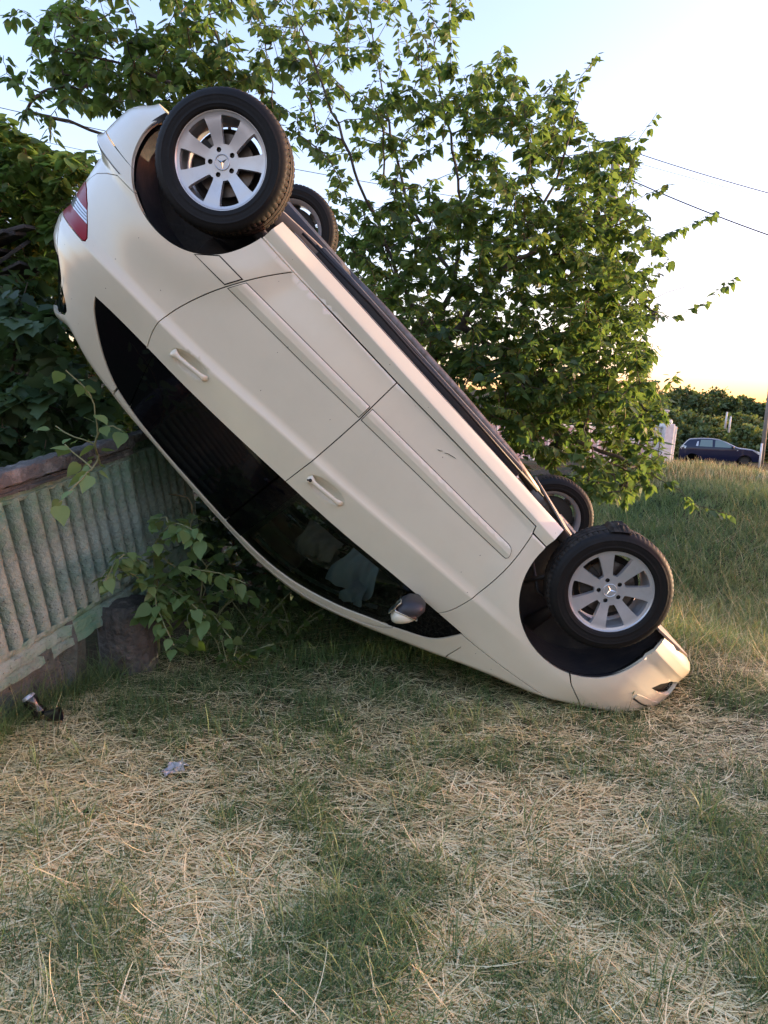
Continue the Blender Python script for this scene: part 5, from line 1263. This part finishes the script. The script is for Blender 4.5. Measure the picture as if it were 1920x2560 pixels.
# ---- underside
MB().box((1.30, 0, .262), (1.55, 1.16, .075), bev=.02).box((1.30, .66, .30), (1.75, .22, .03), bev=.008).box((1.30, -.66, .30), (1.75, .22, .03), bev=.008).build('floor_cover', M['under'], car, angle=40)
MB().box((2.75, 0, .30), (.62, 1.0, .10), bev=.03).build('engine_undertray', M['under'], car, angle=40)
MB().tube([(.45, -.18, .235), (.9, -.12, .215), (1.6, -.10, .215), (2.1, -.06, .23), (2.4, 0, .27)], .032, 12).build('exhaust_pipe', M['steel'], car, smooth=True)
MB().tube([(-.55, -.45, .34), (-.40, -.45, .33), (-.38, -.45, .33)], [.09, .10, .05], 16).build('exhaust_silencer', M['steel'], car, smooth=True)
MB().tube([(.02, -.58, .29), (.02, -.3, .27), (.0, 0, .255), (.02, .3, .27), (.02, .58, .29)], [.05, .045, .042, .045, .05], 12).build('axle_beam', M['beam'], car, smooth=True)
for s in (1, -1):
    MB().box((.33, s * .44, .292), (.62, .075, .085), M=[[.995, 0, .09], [0, 1, 0], [-.09, 0, .995]], bev=.02).box((.03, s * .56, .29), (.14, .22, .07), bev=.02).build('trailing_arm', M['beam'], car, angle=40)
    sp = []
    for k in range(80):
        a = k * .42; sp.append((.10 + .052 * math.cos(a), s * .40 + .052 * math.sin(a), .30 + .003 * k))
    MB().tube(sp, .0075, 6).build('coil_spring', M['bolt'], car, smooth=True)
    MB().tube([(2.778, s * .70, .30), (2.70, s * .5, .285), (2.45, s * .36, .28)], [.03, .034, .04], 10).build('control_arm', M['beam'], car, smooth=True)
    MB().tube([(2.79, s * .60, .36), (2.77, s * .56, .62), (2.76, s * .54, .78)], [.03, .032, .045], 12).build('suspension_strut', M['bolt'], car, smooth=True)
    MB().add([(2.18, s * .40, .205), (2.44, s * .66, .275), (2.56, s * .60, .28), (2.36, s * .34, .262), (2.18, s * .40, .213), (2.44, s * .66, .283), (2.56, s * .60, .288), (2.36, s * .34, .27)], [(0, 1, 2, 3), (7, 6, 5, 4), (0, 4, 5, 1), (1, 5, 6, 2), (2, 6, 7, 3), (3, 7, 4, 0)]).build('air_deflector', M['beam'], car)
    MB().tube([(.42, s * .61, .262), (.9, s * .60, .245), (1.25, s * .615, .25), (1.6, s * .60, .247), (2.2, s * .60, .255)], .008, 6).tube([(.5, s * .575, .25), (1.0, s * .585, .238), (1.5, s * .565, .243), (2.25, s * .57, .25)], .006, 6).build('brake_line', M['black'], car, smooth=True)
    MB().tube([(2.50, s * .70, .62), (2.55, s * .73, .50), (2.63, s * .70, .46), (2.66, s * .66, .55)], .013, 8).tube([(2.46, s * .66, .52), (2.58, s * .72, .60), (2.70, s * .70, .58)], .009, 8).build('brake_hose', M['black'], car, smooth=True)
MB().box((.36, -.08, .30), (.52, .62, .20), bev=.05).build('fuel_tank', M['under'], car, angle=40)
MB().box((2.42, 0, .285), (.20, .86, .075), bev=.02).box((3.0, 0, .31), (.10, .9, .08), bev=.02).build('subframe', M['beam'], car, angle=40)
V = [(3.16, -.74, .262), (3.16, .74, .262), (3.34, .70, .250), (3.48, .56, .243), (3.55, .3, .24), (3.55, -.3, .24), (3.48, -.56, .243), (3.34, -.70, .250)]
MB().add(V + [(x, y, z + .012) for x, y, z in V], [tuple(range(8)), tuple(range(8, 16))[::-1]] + [(i, (i + 1) % 8, (i + 1) % 8 + 8, i + 8) for i in range(8)]).build('bumper_undertray', M['beam'], car)
# ---- cabin
MB().box((1.1, 0, .42), (2.3, 1.45, .06), bev=.02).build('cabin_floor', M['seat'], car)
MB().box((2.42, 0, .98), (.34, 1.36, .22), bev=.07).build('dashboard', M['black'], car, angle=40)
for s in (1, -1):
    y = s * .37
    MB().box((1.35, y, .66), (.52, .50, .18), bev=.06).box((1.08, y, 1.0), (.15, .48, .66), M=[[.96, 0, -.28], [0, 1, 0], [.28, 0, .96]], bev=.05).build('front_seat', M['seat'], car, angle=45)
    MB().box((.97, y, 1.36), (.10, .27, .17), M=[[.97, 0, -.24], [0, 1, 0], [.24, 0, .97]], bev=.04).tube([(1.0, y - .05, 1.2), (.98, y - .05, 1.3)], .007, 6).tube([(1.0, y + .05, 1.2), (.98, y + .05, 1.3)], .007, 6).build('head_restraint', M['seat'], car, angle=45)
MB().box((.35, 0, .68), (.5, 1.25, .18), bev=.06).box((.08, 0, 1.0), (.14, 1.25, .62), M=[[.94, 0, -.34], [0, 1, 0], [.34, 0, .94]], bev=.05).build('rear_seat', M['seat'], car, angle=45)
sw = []; cx, cy, cz = 1.98, .37, 1.02; ax = np.array((-.9, 0, .43)); up_ = np.array((.43, 0, .9)); rt_ = np.array((0, 1., 0))
for k in range(33):
    a = 2 * math.pi * k / 32; sw.append(np.array((cx, cy, cz)) + .185 * (math.cos(a) * up_ + math.sin(a) * rt_))
b = MB().tube(sw, .016, 8, cap=False)
for a in (0.5, 2.64, 4.7): b.tube([np.array((cx, cy, cz)) + .02 * ax * -1, np.array((cx, cy, cz)) + .18 * (math.cos(a) * up_ + math.sin(a) * rt_)], .014, 6)
b.tube([(cx, cy, cz), (2.25, cy, .92)], [.05, .04], 10); b.build('steering_wheel', M['black'], car, smooth=True)
# headlining edge (pale strip inside the window) and deflated airbags
e = sm([(1.36, 1.575), (1.55, 1.575), (1.70, 1.545), (1.84, 1.49), (1.98, 1.415), (2.10, 1.325)], 10, .03)
MB().tube([(x, float(half(x, z)) - .075, z) for x, z in e], .012, 8).build('headlining_edge', M['lining'], car, smooth=True)
def drape(name, corners, nu, nv, amp, mat, y0):
    """hanging cloth between four side-view corners, gathered in folds"""
    A_, B_, C_, D_ = [np.array(c) for c in corners]; V = []
    for j in range(nv + 1):
        t = j / nv
        for i in range(nu + 1):
            s_ = i / nu; p = (A_ * (1 - s_) + B_ * s_) * (1 - t) + (D_ * (1 - s_) + C_ * s_) * t
            f = amp * (math.sin(s_ * 11 + 2.5 * t + 1.4 * math.sin(3 * t)) * (.35 + .65 * t) + .5 * math.sin(s_ * 23 - 4 * t) * t)
            V.append((p[0] + .02 * math.sin(7 * t + 3 * s_) * t, y0 + f + .05 * math.sin(t * 3.1), p[1] + .015 * math.sin(9 * s_) * t))
    w_ = nu + 1; F = [(j * w_ + i, j * w_ + i + 1, (j + 1) * w_ + i + 1, (j + 1) * w_ + i) for j in range(nv) for i in range(nu)]
    return MB().add(V, F).build(name, mat, car, smooth=True)
drape('airbag', [(1.76, 1.13), (1.93, 1.11), (2.05, 1.36), (1.78, 1.44)], 40, 30, .022, M['cloth'], .56)
drape('airbag', [(1.90, 1.30), (1.99, 1.30), (2.03, 1.40), (1.91, 1.45)], 20, 14, .018, M['cloth'], .60)
drape('airbag', [(1.50, 1.30), (1.74, 1.27), (1.74, 1.42), (1.56, 1.50)], 30, 20, .02, M['cloth2'], .42)
# ================================================================== STRAW AND GRASS
def blades(name, pos, length, width, az, lean, curve, tint, mat, label, seg=3, lift=0.0):
    """thin ribbons: pos (n,3), lean 0 upright .. 1 flat"""
    n = len(pos); t = np.linspace(0, 1, seg + 1)
    d = np.stack([np.cos(az), np.sin(az), np.zeros(n)], 1); s = np.stack([-np.sin(az), np.cos(az), np.zeros(n)], 1)
    th0 = (1 - lean) * (math.pi / 2); V = np.zeros((n, seg + 1, 2, 3)); p = pos + np.array([0, 0, lift]); th = th0.copy(); q = p.copy(); side_c = rng.normal(0, .42, n)
    for k in range(seg + 1):
        w = width * (1 - .75 * t[k] ** 2) * .5
        V[:, k, 0] = q - s * w[:, None]; V[:, k, 1] = q + s * w[:, None] + np.array([0, 0, .25])[None] * w[:, None]
        st = (np.cos(th)[:, None] * d + np.sin(th)[:, None] * [0, 0, 1.] + (side_c * t[k])[:, None] * s) * (length / seg)[:, None]; q = q + st; th = th - curve / seg
    V = V.reshape(-1, 3); m = (seg + 1) * 2
    gz = height(V[:, 0], V[:, 1]) + .002; V[:, 2] = np.maximum(V[:, 2], gz)
    b = (np.arange(n) * m)[:, None, None]; f = np.array([[2 * k, 2 * k + 1, 2 * k + 3, 2 * k + 2] for k in range(seg)])[None]
    me = mesh_np(name, V, (b + f).reshape(-1, 4), True, {'tint': np.repeat(tint, m)}); o = link(name, me, None, mat); tag(o, label, kind='stuff'); return o
def scatter(n, x0, x1, y0, y1, power=1.0):
    """points on the verge, thicker towards the viewer"""
    y = y0 * (y1 / y0) ** rng.uniform(0, 1, n) if power else rng.uniform(y0, y1, n)
    k = rng.uniform(-1, 1, n); x = (x0 + x1) / 2 + k * (x1 - x0) / 2
    return x, y
def wedge(n, y0, y1, lo=-.66, hi=.68):
    n = int(n * 1.18); y = y0 * (y1 / y0) ** rng.uniform(0, 1, n); x = y * rng.uniform(lo, hi, n); k = rng.uniform(0, 1, n) < .19; e = rng.uniform(0, 1.5, n)
    x = np.where(k, np.where(rng.uniform(0, 1, n) < .5, y * lo - e, y * hi + e), x); return x, y
def green_mask(x, y):
    g = fbm(x, y, 1.25, 4, 21); m = ss(.36, .53, g)
    m = m * ss(.26, .50, fbm(x, y, 4.5, 3, 44)) * .95
    m = np.maximum(m, .8 * ss(4.2, 5.2, y) * ss(1.7, 2.4, x))                  # bank and ditch are green
    m = np.maximum(m, .55 * ss(2.0, 2.5, y) * ss(3.4, 2.9, y) * ss(-.9, -.2, x) * ss(2.0, 1.2, x) * ss(.36, .55, fbm(x, y, 2.3, 3, 33)))
    m = m * (1 - .75 * ss(2.7, 3.1, y) * ss(4.1, 3.7, y) * ss(-1.5, -1.2, x) * ss(1.3, .9, x) * ss(.62, .40, fbm(x, y, 1.8, 3, 93)))   # straw reaches up to the car
    m = m * (1 - .8 * ss(1.62, 1.30, y)) * (1 - .6 * ss(-.3, -1.0, x) * ss(3.3, 2.6, y))
    return np.clip(m, 0, 1)
def put(x, y): return np.stack([x, y, height(x, y)], 1)
def not_wall(x, y): return (x > -1.62 + .31 * (y - 3.0)) | (y < 2.0)
# lying straw
x, y = wedge(125000, 1.15, 6.2); g = green_mask(x, y); keep = (rng.uniform(0, 1, len(x)) > .82 * g) & not_wall(x, y); keep &= ~((y > 4.3) & (x < .6) & (rng.uniform(0, 1, len(x)) < .6)); keep &= ~((x > 2.0) & (y > 4.6) & (rng.uniform(0, 1, len(x)) < .7)); x, y = x[keep], y[keep]; n = len(x)
L = np.clip(rng.lognormal(-3.0, .55, n), .018, .26); flow = 1.6 * (fbm(x, y, .7, 2, 51) - .5) + math.pi * rng.integers(0, 2, n); az = flow + rng.normal(0, .85, n)
blades('dry_straw', put(x, y), L, rng.uniform(.0015, .0038, n), az, np.clip(rng.normal(.965, .045, n), .7, 1.0), rng.normal(.2, .3, n), np.clip(rng.normal(.50, .28, n) + .3 * (fbm(x, y, 1.6, 3, 61) - .5), 0, 1), M['straw'], 'dry straw and cut stalks strewn over the verge', 3, .006)
x, y = wedge(1900, 1.1, 4.6); keep = not_wall(x, y); x, y = x[keep], y[keep]; n = len(x)
blades('long_straw', put(x, y), np.clip(rng.lognormal(-1.75, .4, n), .1, .5), rng.uniform(.0016, .0034, n), rng.uniform(0, 6.28, n), np.clip(rng.normal(.97, .03, n), .85, 1.0), rng.normal(.2, .4, n), np.clip(rng.normal(.62, .2, n), 0, 1), M['straw'], 'long pale stalks lying across the cut grass', 5, .022)
x, y = wedge(24000, 1.12, 5.2); keep = not_wall(x, y) & (rng.uniform(0, 1, len(x)) > .5 * green_mask(x, y)); x, y = x[keep], y[keep]; n = len(x)
blades('cut_stalks', put(x, y), np.clip(rng.lognormal(-2.45, .45, n), .035, .26), rng.uniform(.002, .0048, n), 1.6 * (fbm(x, y, .8, 2, 55) - .5) + math.pi * rng.integers(0, 2, n) + rng.normal(0, .8, n), np.clip(rng.normal(.97, .03, n), .8, 1.0), rng.normal(.2, .35, n), np.clip(rng.normal(.85, .14, n), 0, 1), M['straw'], 'bright cut stalks lying on top of the straw', 4, .014)
# green grass
x, y = wedge(150000, 1.15, 5.4); g = green_mask(x, y); keep = (rng.uniform(0, 1, len(x)) < 0.14 + .86 * g) & not_wall(x, y); x, y = x[keep], y[keep]; n = len(x); g = g[keep]
blades('green_grass', put(x, y), rng.uniform(.025, .075, n) * (1 + .6 * g), rng.uniform(.0016, .0034, n), rng.uniform(0, 6.28, n), np.clip(rng.normal(.48, .2, n), .05, .95), rng.uniform(.1, 1.1, n), np.clip(rng.normal(.42, .2, n), 0, 1), M['green'], 'short green grass growing through the straw', 3)
# thin grass along the foot of the fence
t = rng.uniform(0, 1, 2600); x = -2.02 + .46 * t + .09 + np.abs(rng.normal(0, .10, 2600)); y = 2.0 + 1.75 * t; n = len(x)
blades('fence_grass', put(x, y), rng.uniform(.06, .24, n), rng.uniform(.0016, .0034, n), rng.uniform(0, 6.28, n), np.clip(rng.normal(.35, .2, n), 0, .9), rng.uniform(.2, 1.4, n), np.clip(rng.normal(.35, .25, n), 0, 1), M['green'], 'thin grass growing along the foot of the fence', 4)
# taller tufts
cx, cy = wedge(420, 1.3, 5.5); g = green_mask(cx, cy); k = (rng.uniform(0, 1, len(cx)) < .25 + .7 * g) & not_wall(cx, cy); cx, cy = cx[k], cy[k]
x = np.repeat(cx, 26) + rng.normal(0, .03, len(cx) * 26); y = np.repeat(cy, 26) + rng.normal(0, .03, len(cx) * 26); n = len(x)
blades('grass_tuft', put(x, y), rng.uniform(.06, .16, n), rng.uniform(.002, .004, n), np.arctan2(y - np.repeat(cy, 26), x - np.repeat(cx, 26)) + rng.normal(0, .5, n), np.clip(rng.normal(.35, .18, n), 0, .9), rng.uniform(.3, 1.4, n), np.clip(rng.normal(.45, .18, n), 0, 1), M['green'], 'taller green grass tufts among the straw', 4)
# bank of meadow grass on the right
y = rng.uniform(3.6, 13.5, 100000) ** 1.0; x = y * rng.uniform(.16, .80, len(y)); x = np.maximum(x, 1.25 + rng.uniform(0, .4, len(x))); k = (rng.uniform(0, 1, len(y)) < ss(4.1, 5.4, y + .8 * (fbm(x, y, 1.5, 3, 88) - .5))) & ((x > 1.85) | (y > 5.2)); x, y = x[k], y[k]; n = len(x); dry = ss(.47, .62, fbm(x, y, .55, 4, 71)) * .8 + .5 * ss(10.5, 12.5, y)  # random dry patches, plus a crest tinted paler for its sunlit top
blades('meadow_grass', put(x, y), rng.uniform(.05, .16, n) * (1 + .6 * fbm(x, y, 1.2, 2, 77)), rng.uniform(.003, .007, n) * (1 + .06 * y), rng.uniform(0, 6.28, n), np.clip(rng.normal(.42, .2, n), 0, .95), rng.uniform(.3, 1.4, n), np.clip(rng.normal(.36, .17, n) + .34 * dry, 0, 1), M['meadow'], 'thick meadow grass covering the bank on the right', 3)
y = rng.uniform(10.6, 13.2, 3000); x = y * rng.uniform(.36, .64, len(y)); n = len(x)
blades('seed_grass', put(x, y), rng.uniform(.08, .26, n), rng.uniform(.005, .010, n), rng.uniform(0, 6.28, n), np.clip(rng.normal(.15, .12, n), 0, .6), rng.uniform(.1, .7, n), np.clip(rng.normal(.35, .25, n), 0, 1), M['straw'], 'pale dry seed grass along the top of the bank', 3)
y = rng.uniform(3.7, 9, 9000); x = np.maximum(y * rng.uniform(.18, .62, len(y)), 1.4); k = (x > 1.9) | (y > 5.2); x, y = x[k], y[k]; n = len(x)
blades('dry_stalks', put(x, y), rng.uniform(.1, .35, n), rng.uniform(.002, .004, n), rng.uniform(0, 6.28, n), np.clip(rng.normal(.75, .2, n), .1, 1), rng.normal(.2, .3, n), np.clip(rng.normal(.4, .2, n), 0, 1), M['straw'], 'dry stalks tangled in the bank grass', 3, .02)
# shade grass under the car
y = rng.uniform(3.9, 5.6, 14000); x = y * rng.uniform(-.36, .20, len(y)); k = not_wall(x, y); x, y = x[k], y[k]; n = len(x)
blades('shade_grass', put(x, y), rng.uniform(.04, .14, n), rng.uniform(.002, .004, n), rng.uniform(0, 6.28, n), np.clip(rng.normal(.4, .2, n), 0, .95), rng.uniform(.2, 1.3, n), np.clip(rng.normal(.35, .15, n), 0, 1), M['green'], 'sparse grass in the shade beneath the car', 3)
# grass ears standing in front of the buried nose
for i, (px, py, hh, lab) in enumerate([(1318, 1540, .15, 'tall green grass ear left of the bumper front'), (1396, 1535, .18, 'tall grass ear with drooping seed head before the bumper'), (1352, 1545, .12, 'short dry grass ear before the fender edge'), (1490, 1480, .10, 'seeding stalk at the tip of the bumper'), (1255, 1500, .14, 'thin dry stalk before the front fender')]):
    d = wray(px, py); b0 = np.array([0, 0, CH]) + d * ((GZ(d[0] * 3.3 / d[1], 3.3) - CH) / d[2]); tip = b0 + np.array([rng.normal(0, .015), -.01, hh]); r = empty('grass_ear', tuple(b0)); tag(r, lab, 'grass ear')
    MB().tube([(0, 0, -.01), (tip - b0) * .5 + [.004, 0, 0], tip - b0], [.0014, .0012, .001], 5).build('stalk', M['shoot'], r, smooth=True); MB().tube([tip - b0, tip - b0 + [.004, 0, .02], tip - b0 + [.012, 0, .042]], [.0015, .0045, .001], 6).build('seed_head', M['shoot'], r, smooth=True)
# dried mud and torn turf on the front tyre
mt = car.matrix_world; tp = np.array((mt @ Vector((2.50, .83, .49)))[:]); root = None
def tyre_point(ang, y, r=.318): v = mt @ Vector((2.778 + r * math.cos(ang), y, .316 + r * math.sin(ang))); return np.array(v[:])
wu = np.array([0, 0, 1.]); angs = np.linspace(0, 2 * math.pi, 360); zs = [tyre_point(a, .8)[2] for a in angs]; atop = angs[int(np.argmax(zs))]
bm = bmesh.new(); V = []; n1, n2 = 14, 7; rs = np.random.default_rng(12)
for i in range(n1):
    for j in range(n2):
        a = atop - .12 + .34 * i / (n1 - 1); yy = .70 + .17 * j / (n2 - 1); edge = max(0.0, math.sin(math.pi * i / (n1 - 1)) * math.sin(math.pi * j / (n2 - 1))); V.append(tyre_point(a, yy, .315 + .032 * edge ** .5 + rs.normal(0, .004) * (edge > .01)))
bm.free(); F = [(i * n2 + j, i * n2 + j + 1, (i + 1) * n2 + j + 1, (i + 1) * n2 + j) for i in range(n1 - 1) for j in range(n2 - 1)]
V2 = [tuple(tyre_point(atop - .12 + .34 * i / (n1 - 1), .70 + .17 * j / (n2 - 1), .313)) for i in range(n1) for j in range(n2)]
tag(MB().add([tuple(v) for v in V] + V2, F + [tuple(k + n1 * n2 for k in f)[::-1] for f in F]).build('mud_clod', M['tread'], None), 'clod of dried mud stuck on top of the front tyre', 'mud clod')
